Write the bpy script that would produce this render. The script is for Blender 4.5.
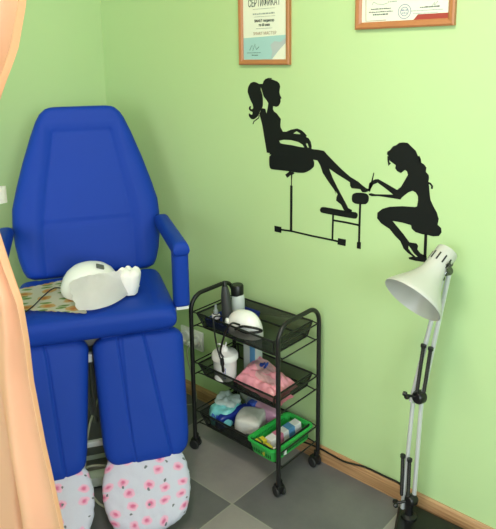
import bpy, bmesh, math, random
from mathutils import Vector, Matrix, noise
from mathutils.geometry import delaunay_2d_cdt
R = math.radians
PI = math.pi
random.seed(4)
C = bpy.context.scene.collection
S = bpy.context.scene
for o in list(bpy.data.objects):
    bpy.data.objects.remove(o)

# ---------------------------------------------------------------- camera
F_PX, CY = 618.9, 185.67
PITCH, ROLL, YAW, HC = 0.20564632, -0.01383842, 2.30196281, 1.5
FW = Vector((math.cos(YAW)*math.cos(PITCH), math.sin(YAW)*math.cos(PITCH), -math.sin(PITCH)))
rt0 = Vector((math.sin(YAW), -math.cos(YAW), 0))
up0 = rt0.cross(FW)
RT = rt0*math.cos(ROLL) + up0*math.sin(ROLL)
UP = -rt0*math.sin(ROLL) + up0*math.cos(ROLL)
cd = bpy.data.cameras.new('camera')
cam = bpy.data.objects.new('camera', cd)
C.objects.link(cam)
m = Matrix.Identity(4)
for i in range(3):
    m[i][0], m[i][1], m[i][2] = RT[i], UP[i], -FW[i]
m[2][3] = HC
cam.matrix_world = m
cd.sensor_fit = 'HORIZONTAL'
cd.sensor_width = 36
cd.lens = F_PX/496*36
cd.shift_y = -(264.5-CY)/496
cd.clip_start = 0.02
S.camera = cam
WY = 1.734      # the wall behind the trolley
WX = -2.44      # the wall behind the chair
EX, SY, H = 1.8, -1.8, 2.65

def wall_xz(px, py, y=WY):
    d = FW + RT*((px-248)/F_PX) - UP*((py-CY)/F_PX)
    s = y/d.y
    return (d.x*s, HC + d.z*s)

# ---------------------------------------------------------------- world, lights, exposure
w = bpy.data.worlds.new('world'); S.world = w; w.use_nodes = True
nt = w.node_tree
bg = nt.nodes['Background']
bg.inputs[0].default_value = (0.75, 0.87, 1.0, 1); bg.inputs[1].default_value = 1.0
def area(name, loc, rot, sx, sy, power, col):
    l = bpy.data.lights.new(name, 'AREA'); l.shape = 'RECTANGLE'; l.size = sx; l.size_y = sy
    l.energy = power; l.color = col
    o = bpy.data.objects.new(name, l); C.objects.link(o); o.location = loc; o.rotation_euler = rot
    return o
area('daylight_window_east', (EX+0.02, -0.40, 1.75), (0, R(90), 0), 1.1, 1.6, 66, (0.86, 0.94, 1.0))
area('daylight_window_south', (-0.2, SY-0.02, 1.6), (R(90), 0, 0), 2.2, 1.4, 46, (0.84, 0.92, 1.0))
area('ceiling_panel_light', (-0.75, 0.3, H-0.06), (0, 0, 0), 0.6, 0.6, 45, (1.0, 0.93, 0.76))
S.view_settings.view_transform = 'Standard'
S.view_settings.look = 'None'
S.view_settings.gamma = 1
S.view_settings.use_curve_mapping = False
S.view_settings.exposure = -0.16

# ---------------------------------------------------------------- materials
def srgb(r, g, b):
    return tuple(((c/255)/12.92 if c/255 <= 0.04045 else ((c/255+0.055)/1.055)**2.4) for c in (r, g, b)) + (1,)
def mat(name, rgb, rough=0.5, metal=0.0, var=0.04, scale=20, bump=0.0, bscale=200, spec=0.5, trans=0.0, sss=0.0, sheen=0):
    m = bpy.data.materials.new(name); m.use_nodes = True
    nt = m.node_tree; N = nt.nodes; L = nt.links
    b = N['Principled BSDF']
    tc = N.new('ShaderNodeTexCoord')
    n = N.new('ShaderNodeTexNoise'); n.inputs['Scale'].default_value = scale; n.inputs['Detail'].default_value = 4
    L.new(tc.outputs['Object'], n.inputs['Vector'])
    mx = N.new('ShaderNodeMix'); mx.data_type = 'RGBA'
    c = rgb if isinstance(rgb, tuple) and len(rgb) == 4 else srgb(*rgb)
    mx.inputs[6].default_value = tuple(x*(1-var) for x in c[:3])+(1,)
    mx.inputs[7].default_value = tuple(min(1, x*(1+var)) for x in c[:3])+(1,)
    L.new(n.outputs[0], mx.inputs[0]); L.new(mx.outputs[2], b.inputs['Base Color'])
    b.inputs['Roughness'].default_value = rough; b.inputs['Metallic'].default_value = metal
    b.inputs['Specular IOR Level'].default_value = spec
    if trans: b.inputs['Transmission Weight'].default_value = trans
    if sss:
        b.inputs['Subsurface Weight'].default_value = sss; b.inputs['Subsurface Scale'].default_value = 0.01
    if sheen: b.inputs['Sheen Weight'].default_value = sheen
    if bump:
        n2 = N.new('ShaderNodeTexNoise'); n2.inputs['Scale'].default_value = bscale; n2.inputs['Detail'].default_value = 3
        L.new(tc.outputs['Object'], n2.inputs['Vector'])
        bp = N.new('ShaderNodeBump'); bp.inputs['Strength'].default_value = bump; bp.inputs['Distance'].default_value = 0.004
        L.new(n2.outputs[0], bp.inputs['Height']); L.new(bp.outputs[0], b.inputs['Normal'])
    return m
def nodes(m): return m.node_tree.nodes, m.node_tree.links, m.node_tree.nodes['Principled BSDF']

M = {}
M['wall'] = mat('green_wall_paint', (184, 211, 155), 0.7, var=0.015, scale=2.2, bump=0.05, bscale=60, spec=0.2)
M['ceiling'] = mat('ceiling_paint', (235, 235, 228), 0.8)
M['vinyl'] = mat('blue_vinyl', (21, 60, 164), 0.5, var=0.03, scale=8, bump=0.06, bscale=500, spec=0.16)
M['white_plastic'] = mat('white_plastic', (244, 243, 243), 0.25, var=0.01)
M['cream_enamel'] = mat('cream_enamel', (188, 188, 182), 0.3, var=0.01)
M['black_metal'] = mat('black_metal', (20, 20, 22), 0.4, spec=0.5)
M['black_plastic'] = mat('black_plastic', (16, 16, 18), 0.35)
M['rubber'] = mat('dark_rubber', (34, 34, 36), 0.6)
M['decal'] = mat('black_vinyl_decal', (22, 25, 24), 0.6, spec=0.15, var=0.02)
M['alu'] = mat('aluminium', (222, 224, 226), 0.35, metal=0.45, var=0.02)
M['chrome'] = mat('chrome', (190, 195, 190), 0.2, metal=0.9)
M['steel_white'] = mat('white_painted_steel', (205, 208, 205), 0.4)
M['grey_steel'] = mat('grey_steel', (110, 112, 112), 0.4, metal=0.4)
M['paper'] = mat('certificate_paper', (226, 230, 214), 0.5, var=0.01)
M['paper_blue'] = mat('certificate_blue', (160, 200, 200), 0.5, var=0.02)
M['paper_grey'] = mat('certificate_curl', (176, 186, 190), 0.5)
M['ink'] = mat('dark_ink', (66, 78, 78), 0.6)
M['ink_light'] = mat('faint_ink', (150, 160, 155), 0.6)
M['ink_brown'] = mat('brown_ink', (160, 140, 120), 0.6)
M['ink_red'] = mat('red_print', (160, 60, 48), 0.6)
M['ink_bluegrey'] = mat('stamp_ink', (140, 150, 170), 0.6)
M['blue_print'] = mat('blue_print', (60, 90, 190), 0.5)
M['peach'] = None
M['pink_pack'] = mat('pink_film', (238, 156, 174), 0.3, var=0.2, scale=45)
M['pink_light'] = mat('pale_pink_film', (240, 200, 205), 0.3, var=0.05)
M['aqua_pack'] = mat('aqua_film', (120, 200, 205), 0.3, var=0.2, scale=25)
M['clear_film'] = mat('clear_film', (190, 205, 205), 0.2, var=0.2, scale=60)
M['navy'] = mat('navy_film', (22, 42, 130), 0.35, var=0.1)
M['cotton'] = mat('cotton_pads', (205, 205, 200), 0.6, var=0.1, scale=40, bump=0.3, bscale=80)
M['lilac'] = mat('pink_lilac_pack', (214, 160, 190), 0.4, var=0.2, scale=18)
M['green_plastic'] = mat('green_plastic', (50, 176, 78), 0.35, var=0.03)
M['blue_plastic'] = mat('blue_plastic_tray', (30, 50, 130), 0.35)
M['yellow'] = mat('yellow_card', (220, 205, 60), 0.5)
M['white_card'] = mat('white_card', (226, 224, 226), 0.5)
M['pinkish_card'] = mat('pinkish_card', (205, 120, 150), 0.5)
M['skyblue_card'] = mat('sky_blue_card', (90, 150, 200), 0.5)
M['amber'] = mat('brown_glass', (46, 26, 18), 0.15)
M['cap_grey'] = mat('translucent_grey', (160, 168, 168), 0.2)
M['cloth_white'] = mat('white_paper_towel', (250, 247, 248), 0.8, bump=0.1, bscale=150, var=0.01)
M['white_cord'] = mat('pale_cable', (170, 170, 150), 0.5)

def wood():
    m = mat('oak_laminate', (186, 134, 84), 0.4); N, L, b = nodes(m)
    tc = N.new('ShaderNodeTexCoord'); mp = N.new('ShaderNodeMapping'); mp.inputs['Scale'].default_value = (2, 60, 60)
    n = N.new('ShaderNodeTexNoise'); n.inputs['Scale'].default_value = 3; n.inputs['Detail'].default_value = 6
    cr = N.new('ShaderNodeValToRGB')
    cr.color_ramp.elements[0].position = 0.3; cr.color_ramp.elements[0].color = srgb(150, 110, 74)
    cr.color_ramp.elements[1].position = 0.7; cr.color_ramp.elements[1].color = srgb(188, 148, 108)
    L.new(tc.outputs['Object'], mp.inputs[0]); L.new(mp.outputs[0], n.inputs['Vector']); L.new(n.outputs[0], cr.inputs[0])
    L.new(cr.outputs[0], b.inputs['Base Color'])
    return m
M['wood'] = wood()
M['frame_wood'] = mat('frame_wood', (176, 116, 72), 0.35, var=0.12, scale=30)

def tiles():
    m = mat('floor_tiles', (120, 120, 116), 0.35); N, L, b = nodes(m)
    geo = N.new('ShaderNodeNewGeometry'); mp = N.new('ShaderNodeMapping'); mp.vector_type = 'POINT'
    T = 0.45
    mp.inputs['Location'].default_value = (1.29/T + 41, -1.334/T + 40, 0)
    mp.inputs['Scale'].default_value = (1/T, 1/T, 0)
    L.new(geo.outputs['Position'], mp.inputs[0])
    ck = N.new('ShaderNodeTexChecker'); ck.inputs['Scale'].default_value = 1
    ad = N.new('ShaderNodeVectorMath'); ad.operation = 'ADD'; ad.inputs[1].default_value = (0, 0, 0.5)
    L.new(mp.outputs[0], ad.inputs[0]); L.new(ad.outputs[0], ck.inputs[0])
    n = N.new('ShaderNodeTexNoise'); n.inputs['Scale'].default_value = 6; n.inputs['Detail'].default_value = 8; n.inputs['Roughness'].default_value = 0.65
    L.new(geo.outputs['Position'], n.inputs['Vector'])
    def ramp(c1, c2):
        r = N.new('ShaderNodeValToRGB'); r.color_ramp.elements[0].position = 0.3; r.color_ramp.elements[1].position = 0.75
        r.color_ramp.elements[0].color = srgb(*c1); r.color_ramp.elements[1].color = srgb(*c2); L.new(n.outputs[0], r.inputs[0]); return r
    ra = ramp((136, 131, 131), (154, 148, 144)); rb = ramp((94, 93, 96), (112, 110, 111))
    mx = N.new('ShaderNodeMix'); mx.data_type = 'RGBA'
    L.new(ck.outputs['Fac'], mx.inputs[0]); L.new(ra.outputs[0], mx.inputs[6]); L.new(rb.outputs[0], mx.inputs[7])
    # grout: distance to the nearest joint
    sp = N.new('ShaderNodeSeparateXYZ'); L.new(mp.outputs[0], sp.inputs[0])
    outs = []
    for k in (0, 1):
        a = N.new('ShaderNodeMath'); a.operation = 'PINGPONG'; a.inputs[1].default_value = 0.5; L.new(sp.outputs[k], a.inputs[0]); outs.append(a)
    mn = N.new('ShaderNodeMath'); mn.operation = 'MINIMUM'; L.new(outs[0].outputs[0], mn.inputs[0]); L.new(outs[1].outputs[0], mn.inputs[1])
    lt = N.new('ShaderNodeMath'); lt.operation = 'LESS_THAN'; lt.inputs[1].default_value = 0.0055; L.new(mn.outputs[0], lt.inputs[0])
    mx2 = N.new('ShaderNodeMix'); mx2.data_type = 'RGBA'; mx2.inputs[7].default_value = srgb(150, 148, 140)
    L.new(lt.outputs[0], mx2.inputs[0]); L.new(mx.outputs[2], mx2.inputs[6]); L.new(mx2.outputs[2], b.inputs['Base Color'])
    return m
M['tiles'] = tiles()

def mesh_mat():
    m = mat('black_wire_mesh', (40, 44, 42), 0.6); N, L, b = nodes(m)
    t = N.new('ShaderNodeBsdfTransparent'); mx = N.new('ShaderNodeMixShader'); mx.inputs[0].default_value = 0.68
    L.new(t.outputs[0], mx.inputs[1]); L.new(b.outputs[0], mx.inputs[2]); L.new(mx.outputs[0], N['Material Output'].inputs[0])
    return m
M['mesh'] = mesh_mat()
def clear_mat(name, rgb, f):
    m = mat(name, rgb, 0.12); N, L, b = nodes(m)
    t = N.new('ShaderNodeBsdfTransparent'); mx = N.new('ShaderNodeMixShader'); mx.inputs[0].default_value = f
    L.new(t.outputs[0], mx.inputs[1]); L.new(b.outputs[0], mx.inputs[2]); L.new(mx.outputs[0], N['Material Output'].inputs[0])
    return m
M['clear'] = clear_mat('clear_plastic', (225, 232, 232), 0.75)
M['glass'] = clear_mat('window_glass', (230, 240, 240), 0.08)

def peach():
    m = mat('peach_curtain', (251, 211, 182), 0.8, var=0.015, scale=3); N, L, b = nodes(m)
    t = N.new('ShaderNodeBsdfTranslucent'); t.inputs[0].default_value = srgb(250, 208, 176)
    mx = N.new('ShaderNodeMixShader'); mx.inputs[0].default_value = 0.3
    L.new(b.outputs[0], mx.inputs[1]); L.new(t.outputs[0], mx.inputs[2]); L.new(mx.outputs[0], N['Material Output'].inputs[0])
    return m
M['peach'] = peach()

def floral(name, base, blobs, coord='Object'):
    """base cloth with scattered blobs: blobs = [(scale, seed_offset, radius, keep, core colour, edge colour)]"""
    m = mat(name, base, 0.8, var=0.01, bump=0.3, bscale=90); N, L, b = nodes(m)
    tc = N.new('ShaderNodeTexCoord')
    cur = b.inputs['Base Color'].links[0].from_socket
    for (sc, off, rad, keep, c1, c2, st) in blobs:
        mp = N.new('ShaderNodeMapping'); mp.inputs['Location'].default_value = off; mp.inputs['Scale'].default_value = st
        L.new(tc.outputs[coord], mp.inputs[0])
        nz = N.new('ShaderNodeTexNoise'); nz.inputs['Scale'].default_value = sc*3
        L.new(mp.outputs[0], nz.inputs['Vector'])
        vm = N.new('ShaderNodeVectorMath'); vm.operation = 'MULTIPLY_ADD'
        vm.inputs[1].default_value = (0.25/sc,)*3; L.new(nz.outputs['Color'], vm.inputs[0]); L.new(mp.outputs[0], vm.inputs[2])
        v = N.new('ShaderNodeTexVoronoi'); v.voronoi_dimensions = '2D'; v.inputs['Scale'].default_value = sc; v.inputs['Randomness'].default_value = 0.55
        L.new(vm.outputs[0], v.inputs['Vector'])
        sp = N.new('ShaderNodeSeparateColor'); L.new(v.outputs['Color'], sp.inputs[0])
        lk = N.new('ShaderNodeMath'); lk.operation = 'LESS_THAN'; lk.inputs[1].default_value = keep; L.new(sp.outputs[0], lk.inputs[0])
        mr = N.new('ShaderNodeMapRange'); mr.inputs[1].default_value = rad; mr.inputs[2].default_value = rad*0.8
        L.new(v.outputs['Distance'], mr.inputs[0])
        mu = N.new('ShaderNodeMath'); mu.operation = 'MULTIPLY'; L.new(mr.outputs[0], mu.inputs[0]); L.new(lk.outputs[0], mu.inputs[1])
        mr2 = N.new('ShaderNodeMapRange'); mr2.inputs[1].default_value = rad*0.6; mr2.inputs[2].default_value = rad*0.2
        L.new(v.outputs['Distance'], mr2.inputs[0])
        cm = N.new('ShaderNodeMix'); cm.data_type = 'RGBA'; cm.inputs[6].default_value = srgb(*c2); cm.inputs[7].default_value = srgb(*c1)
        L.new(mr2.outputs[0], cm.inputs[0])
        fm = N.new('ShaderNodeMix'); fm.data_type = 'RGBA'
        L.new(mu.outputs[0], fm.inputs[0]); L.new(cur, fm.inputs[6]); L.new(cm.outputs[2], fm.inputs[7])
        cur = fm.outputs[2]
    L.new(cur, b.inputs['Base Color'])
    return m
M['rose_cloth'] = floral('white_cloth_pink_roses', (198, 198, 222), [
    (17, (0, 0, 0), 0.33, 0.95, (206, 104, 150), (228, 172, 206), (1, 1.25, 1)),
    (15, (0.37, 0.2, 0), 0.07, 0.8, (90, 100, 110), (120, 120, 135), (1, 1, 1))], 'UV')
M['flower_napkin'] = floral('flower_print_napkin', (246, 241, 220), [
    (15, (0.3, 0.7, 0), 0.30, 0.7, (120, 156, 80), (160, 188, 112), (1, 2.2, 1)),
    (13, (0, 0, 0), 0.36, 0.75, (232, 150, 76), (240, 200, 130), (1, 1.2, 1))], 'UV')

# ---------------------------------------------------------------- mesh helpers
def rootmat(o):
    while o.parent: o = o.parent
    return o.matrix_basis.copy()
def obj(name, bm, m, parent=None, local=False, smooth=True, label=None, angle=40):
    me = bpy.data.meshes.new(name)
    bmesh.ops.recalc_face_normals(bm, faces=bm.faces)
    if parent and not local: bm.transform(rootmat(parent).inverted())
    loc = None
    if not parent:
        xs = [v.co for v in bm.verts]
        lo = Vector([min(c[i] for c in xs) for i in range(3)]); hi = Vector([max(c[i] for c in xs) for i in range(3)])
        loc = Vector(((lo.x+hi.x)/2, (lo.y+hi.y)/2, lo.z)); bm.transform(Matrix.Translation(-loc))
    if smooth:
        for f in bm.faces: f.smooth = True
        lim = R(angle)
        for e in bm.edges:
            if len(e.link_faces) == 2 and e.calc_face_angle(0) > lim: e.smooth = False
    bm.to_mesh(me); bm.free()
    me.materials.append(m)
    o = bpy.data.objects.new(name, me); C.objects.link(o)
    if parent: o.parent = parent
    if loc: o.location = loc
    if label: o['label'] = label
    return o
def tag(o, label, cat, group=None):
    o['label'] = label; o['category'] = cat
    if group: o['group'] = group
    return o
def thing(name, label, cat, loc=(0, 0, 0), rotz=0, group=None):
    o = bpy.data.objects.new(name, None); C.objects.link(o)
    o.empty_display_size = 0.1
    o.location = loc; o.rotation_euler = (0, 0, rotz)
    o.matrix_basis = Matrix.Translation(loc) @ Matrix.Rotation(rotz, 4, 'Z')
    return tag(o, label, cat, group)
def struct(name, bm, m, smooth=False):
    o = obj(name, bm, m, smooth=smooth); o['kind'] = 'structure'; return o

def box(bm, lo, hi, bevel=0, seg=2, M4=None):
    r = bmesh.ops.create_cube(bm, size=1)
    vs = r['verts']
    for v in vs:
        v.co = Vector([lo[i] + (v.co[i]+0.5)*(hi[i]-lo[i]) for i in range(3)])
    if bevel:
        es = list({e for v in vs for e in v.link_edges})
        rr = bmesh.ops.bevel(bm, geom=es, offset=bevel, segments=seg, profile=0.5, affect='EDGES')
        vs = list({v for f in rr['faces'] for v in f.verts} | {v for v in vs if v.is_valid})
    if M4 is not None:
        for v in vs:
            if v.is_valid: v.co = M4 @ v.co
    return bm
def bm_box(lo, hi, bevel=0, seg=2, M4=None): return box(bmesh.new(), lo, hi, bevel, seg, M4)

def spline(pts, n=8):
    pts = [Vector(p) for p in pts]
    if len(pts) < 3: return pts
    P = [2*pts[0]-pts[1]] + pts + [2*pts[-1]-pts[-2]]
    out = []
    for i in range(1, len(P)-2):
        for k in range(n):
            t = k/n; a, b, c, d = P[i-1], P[i], P[i+1], P[i+2]
            out.append(0.5*((2*b)+(c-a)*t+(2*a-5*b+4*c-d)*t*t+(3*b-a-3*c+d)*t**3))
    out.append(pts[-1]); return out
def tube(bm, pts, r, seg=10, cap=True):
    pts = [Vector(p) for p in pts]; n = len(pts)
    rad = r if isinstance(r, (list, tuple)) else [r]*n
    t = (pts[1]-pts[0]).normalized()
    a = t.orthogonal().normalized(); rings = []
    for i in range(n):
        t = (pts[min(i+1, n-1)]-pts[max(i-1, 0)]).normalized()
        a = (a - t*a.dot(t)).normalized(); b = t.cross(a)
        rings.append([bm.verts.new(pts[i]+(a*math.cos(2*PI*k/seg)+b*math.sin(2*PI*k/seg))*rad[i]) for k in range(seg)])
    for i in range(n-1):
        for k in range(seg):
            bm.faces.new((rings[i][k], rings[i][(k+1) % seg], rings[i+1][(k+1) % seg], rings[i+1][k]))
    if cap:
        bm.faces.new(rings[0][::-1]); bm.faces.new(rings[-1])
    return bm
def axis_mat(p, d):
    d = Vector(d).normalized(); return Matrix.Translation(Vector(p)) @ d.to_track_quat('Z', 'Y').to_matrix().to_4x4()
def lathe(bm, prof, seg=32, M4=None, sx=1, sy=1):
    M4 = M4 or Matrix.Identity(4); rings = []
    for (r, z) in prof:
        if r < 1e-6: rings.append([bm.verts.new(M4 @ Vector((0, 0, z)))])
        else: rings.append([bm.verts.new(M4 @ Vector((r*sx*math.cos(2*PI*k/seg), r*sy*math.sin(2*PI*k/seg), z))) for k in range(seg)])
    for i in range(len(rings)-1):
        A, B = rings[i], rings[i+1]
        for k in range(seg):
            k2 = (k+1) % seg
            if len(A) == 1 and len(B) == 1: continue
            if len(A) == 1: bm.faces.new((A[0], B[k], B[k2]))
            elif len(B) == 1: bm.faces.new((A[k], A[k2], B[0]))
            else: bm.faces.new((A[k], A[k2], B[k2], B[k]))
    return bm
def pad(pos, nrm, front, T, nu=48, nv=48, pu=8, pv=8, uv=None):
    """closed upholstered pad: pos(u,v) mid surface, front(u,v) extra height on the front side"""
    bm = bmesh.new(); nrm = Vector(nrm).normalized()
    uvl = bm.loops.layers.uv.new('UVMap') if uv else None
    g = [[], []]; uvd = {}
    for j in range(nv+1):
        v = math.sin(PI/2*(2*j/nv-1)); rows = [[], []]
        for i in range(nu+1):
            u = math.sin(PI/2*(2*i/nu-1))
            th = max(0, 1-abs(u)**pu)**(1/2.6) * max(0, 1-abs(v)**pv)**(1/2.6)
            p = Vector(pos(u, v))
            edge = i in (0, nu) or j in (0, nv)
            a = bm.verts.new(p + nrm*(T/2*th + (0 if edge else front(u, v)*min(1, th))))
            rows[0].append(a)
            b = a if edge else bm.verts.new(p - nrm*T/2*th)
            rows[1].append(b)
            if uv: uvd[a] = uv(u, v); uvd[b] = uv(u, v)
        g[0].append(rows[0]); g[1].append(rows[1])
    for s in (0, 1):
        G = g[s]
        for j in range(nv):
            for i in range(nu):
                q = (G[j][i], G[j][i+1], G[j+1][i+1], G[j+1][i])
                try: f = bm.faces.new(q if s == 0 else q[::-1])
                except ValueError: continue
                if uv:
                    for lp in f.loops: lp[uvl].uv = uvd[lp.vert]
    return bm
def blob(c, size, e1=0.6, e2=0.6, rot=(0, 0, 0), amp=0.0, freq=20, seed=0, nu=40, nv=24, sharp=1.0):
    """soft package: superellipsoid with crumple noise"""
    bm = bmesh.new(); from mathutils import Euler
    Q = Euler(rot).to_matrix()
    def sp(x, p): return math.copysign(abs(x)**p, x)
    rings = []
    for j in range(nv+1):
        ph = -PI/2+PI*j/nv; ring = []
        for i in range(1 if j in (0, nv) else nu):
            th = 2*PI*i/nu
            p = Vector((sp(math.cos(ph), e1)*sp(math.cos(th), e2)*size[0]/2, sp(math.cos(ph), e1)*sp(math.sin(th), e2)*size[1]/2, sp(math.sin(ph), e1)*size[2]/2))
            if amp:
                q = p*freq + Vector((seed*3.1, seed*1.7, 0))
                d = noise.noise(q)+.5*noise.noise(q*2.1)-.6*abs(noise.noise(q*1.4+Vector((5, 2, 9))))
                p = p + p.normalized()*d*amp*.6
            ring.append(bm.verts.new(Vector(c)+Q@p))
        rings.append(ring)
    for j in range(nv):
        A, B = rings[j], rings[j+1]
        for i in range(nu):
            k = (i+1) % nu
            if len(A) == 1: bm.faces.new((A[0], B[k], B[i]))
            elif len(B) == 1: bm.faces.new((A[i], A[k], B[0]))
            else: bm.faces.new((A[i], A[k], B[k], B[i]))
    return bm
def in_poly(p, poly):
    c = False
    for i in range(len(poly)):
        (x0, y0), (x1, y1) = poly[i-1], poly[i]
        if (y0 > p[1]) != (y1 > p[1]) and p[0] < (x1-x0)*(p[1]-y0)/(y1-y0)+x0: c = not c
    return c
def wall_poly(bm, pts, y0=WY-0.0012, th=0.0011, holes=()):
    """pts on the wall (x,z) -> thin prism standing off the wall"""
    n = len(pts); hole_edges = []; k0 = n
    for h in holes:
        hole_edges += [(k0+i, k0+(i+1) % len(h)) for i in range(len(h))]; k0 += len(h)
    vs, es, fs, _, _, _ = delaunay_2d_cdt([Vector(p) for p in pts]+[Vector(p) for h in holes for p in h], hole_edges, [list(range(n))], 1, 1e-7)
    fs = [f for f in fs if not any(in_poly(sum((vs[i] for i in f), Vector((0, 0)))/len(f), h) for h in holes)]
    a = [bm.verts.new((v.x, y0, v.y)) for v in vs]
    b = [bm.verts.new((v.x, y0+th, v.y)) for v in vs]
    cnt = {}
    for f in fs:
        bm.faces.new([a[i] for i in f]); bm.faces.new([b[i] for i in reversed(f)])
        for k in range(len(f)):
            e = (f[k], f[(k+1) % len(f)]); cnt[frozenset(e)] = cnt.get(frozenset(e), []) + [e]
    for v in cnt.values():
        if len(v) == 1:
            i, j = v[0]; bm.faces.new((a[j], a[i], b[i], b[j]))
    return bm
def stroke(bm, pts, wd, y0=WY-0.0012, th=0.0011):
    """a line of width wd (m) on the wall"""
    P = [Vector(p) for p in pts]; L_, R_ = [], []
    wds = wd if isinstance(wd, (list, tuple)) else [wd]*len(P)
    for i in range(len(P)):
        t = (P[min(i+1, len(P)-1)]-P[max(i-1, 0)]).normalized(); n = Vector((-t.y, t.x))*wds[i]/2
        L_.append(tuple(P[i]+n)); R_.append(tuple(P[i]-n))
    return wall_poly(bm, L_+R_[::-1], y0, th)

# ---------------------------------------------------------------- the room
def slab(name, lo, hi, m): return struct(name, bm_box(lo, hi), m)
slab('floor', (WX-.1, SY-.1, -.1), (EX+.1, WY+.1, 0), M['tiles'])
slab('ceiling', (WX-.1, SY-.1, H), (EX+.1, WY+.1, H+.1), M['ceiling'])
slab('wall_back', (WX-.1, WY, 0), (EX+.1, WY+.1, H), M['wall'])
slab('wall_left', (WX-.1, SY-.1, 0), (WX, WY, H), M['wall'])
def holed_wall(name, axis, p0, p1, a0, a1, b0, b1, z0, z1):
    bm = bmesh.new()
    def bb(u0, u1, q0, q1):
        if axis == 'x': box(bm, (p0, u0, q0), (p1, u1, q1))
        else: box(bm, (u0, p0, q0), (u1, p1, q1))
    bb(a0, b0, 0, H); bb(b1, a1, 0, H); bb(b0, b1, 0, z0); bb(b0, b1, z1, H)
    return struct(name, bm, M['wall'])
holed_wall('wall_right', 'x', EX+.03, EX+.13, SY-.1, WY+.1, -1.35, .85, .9, 2.3)
holed_wall('wall_front', 'y', SY-.13, SY-.03, WX-.1, EX+.13, -1.3, .9, .9, 2.3)
def window(n, axis, p, b0, b1, z0, z1):
    bm = bmesh.new()
    def bb(u0, u1, q0, q1):
        if axis == 'x': box(bm, (p, u0, q0), (p+.05, u1, q1), .004)
        else: box(bm, (u0, p, q0), (u1, p+.05, q1), .004)
    mid = (b0+b1)/2
    bb(b0, b0+.06, z0, z1); bb(b1-.06, b1, z0, z1); bb(b0+.06, b1-.06, z0, z0+.06); bb(b0+.06, b1-.06, z1-.06, z1); bb(mid-.03, mid+.03, z0+.06, z1-.06)
    o = struct('window_%d' % n, bm, M['white_plastic'])
    g = bmesh.new()
    if axis == 'x': box(g, (p+.02, b0+.06, z0+.06), (p+.026, b1-.06, z1-.06))
    else: box(g, (b0+.06, p+.02, z0+.06), (b1-.06, p+.026, z1-.06))
    gl = obj('window_glass', g, M['glass'], smooth=False)
    gl.parent = o; gl.location = gl.location - o.location
window(1, 'x', EX+.06, -1.35, .85, .9, 2.3)
window(2, 'y', SY-.1, -1.3, .9, .9, 2.3)
# baseboard along both visible walls
def baseboard(name, pts, axis):
    prof = [(0, 0), (.015, 0), (.015, .04), (.011, .053), (.004, .058), (0, .058)]
    bm = bmesh.new(); rings = []
    for s in pts:
        rings.append([bm.verts.new((s, WY-d, z) if axis == 'x' else (WX+d, s, z)) for d, z in prof])
    for k in range(len(prof)):
        k2 = (k+1) % len(prof); bm.faces.new((rings[0][k], rings[0][k2], rings[1][k2], rings[1][k]))
    bm.faces.new(rings[0]); bm.faces.new(rings[1][::-1])
    return struct(name, bm, M['wood'])
baseboard('baseboard_back', (WX, EX+.03), 'x')
baseboard('baseboard_left', (SY-.03, WY-.015), 'y')
# ceiling lamp housing
t = thing('ceiling_lamp', 'square white flat ceiling lamp', 'ceiling lamp', (-.75, .3, H-.05))
obj('housing', bm_box((-1.08, -.03, H-.05), (-.42, .63, H), .01), M['white_plastic'], t)

# ---------------------------------------------------------------- wall decals
TR = {1: (242, 74, 9.92), 2: (262, 120, 8.267), 3: (310, 145, 8.267), 4: (268, 175, 7.557), 5: (312, 190, 8.267),
      6: (384, 138, 8.267), 7: (360, 165, 9.92), 8: (374, 200, 7.086)}
def W(k, pts):
    ox, oy, s = TR[k]; return [wall_xz(ox+x/s, oy+y/s, WY-.001) for x, y in pts]
def smooth_poly(pts, n=3):
    P = [Vector(p) for p in pts]; N_ = len(P); out = []
    for i in range(N_):
        a, b, c, d = P[i-1], P[i], P[(i+1) % N_], P[(i+2) % N_]
        # centripetal-safe: only round where the turn is gentle
        for k in range(n):
            t = k/n
            q = 0.5*((2*b)+(c-a)*t+(2*a-5*b+4*c-d)*t*t+(3*b-a-3*c+d)*t**3)
            lin = b+(c-b)*t
            out.append(tuple(lin*0.35+q*0.65))
    return out

d1 = thing('wall_decal', 'large black decal of a ponytailed lady seated high in a pedicure chair, legs stretched right', 'wall sticker',
           (wall_xz(300, 170)[0], WY-.0012, wall_xz(300, 240)[1]), 0, 'black wall decals')
body = W(1, [(185, 100), (205, 98), (215, 70), (245, 48), (280, 48), (315, 60), (350, 74), (370, 95), (378, 125), (372, 155), (370, 185), (378, 215),
             (392, 240), (380, 250), (382, 275), (372, 300), (360, 318), (340, 326), (308, 318), (306, 350), (318, 372), (345, 392), (365, 420), (384, 445),
             (380, 496)])
body += W(2, [(150, 20), (152, 60), (172, 96), (200, 97), (240, 80), (290, 70), (325, 84), (352, 108), (370, 130), (362, 140), (384, 150), (402, 180), (410, 215), (408, 238), (440, 245)])
body += W(3, [(15, 35), (60, 38), (115, 48), (140, 78), (200, 140), (260, 200), (330, 262), (400, 305), (440, 340), (465, 358), (487, 365), (492, 372), (478, 384), (455, 392), (432, 390),
              (415, 365), (390, 362), (345, 358), (332, 338), (330, 308), (300, 288), (230, 245), (180, 210), (158, 195), (170, 230), (190, 280), (225, 350), (262, 420), (300, 490)])
body += W(5, [(298, 150), (330, 165), (326, 182), (290, 182), (262, 165), (240, 120), (200, 88), (202, 60), (212, 35), (190, 5)])
body += W(3, [(215, 410), (200, 370), (150, 300), (105, 230), (85, 170), (62, 128), (30, 122), (-40, 150), (-150, 150)])
body += W(2, [(150, 300), (60, 285), (75, 250), (40, 265), (20, 120), (10, 40)])
body += W(1, [(185, 400), (182, 340), (205, 340), (230, 345), (242, 395), (254, 340), (262, 290), (240, 255), (215, 225), (192, 150)])
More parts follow.
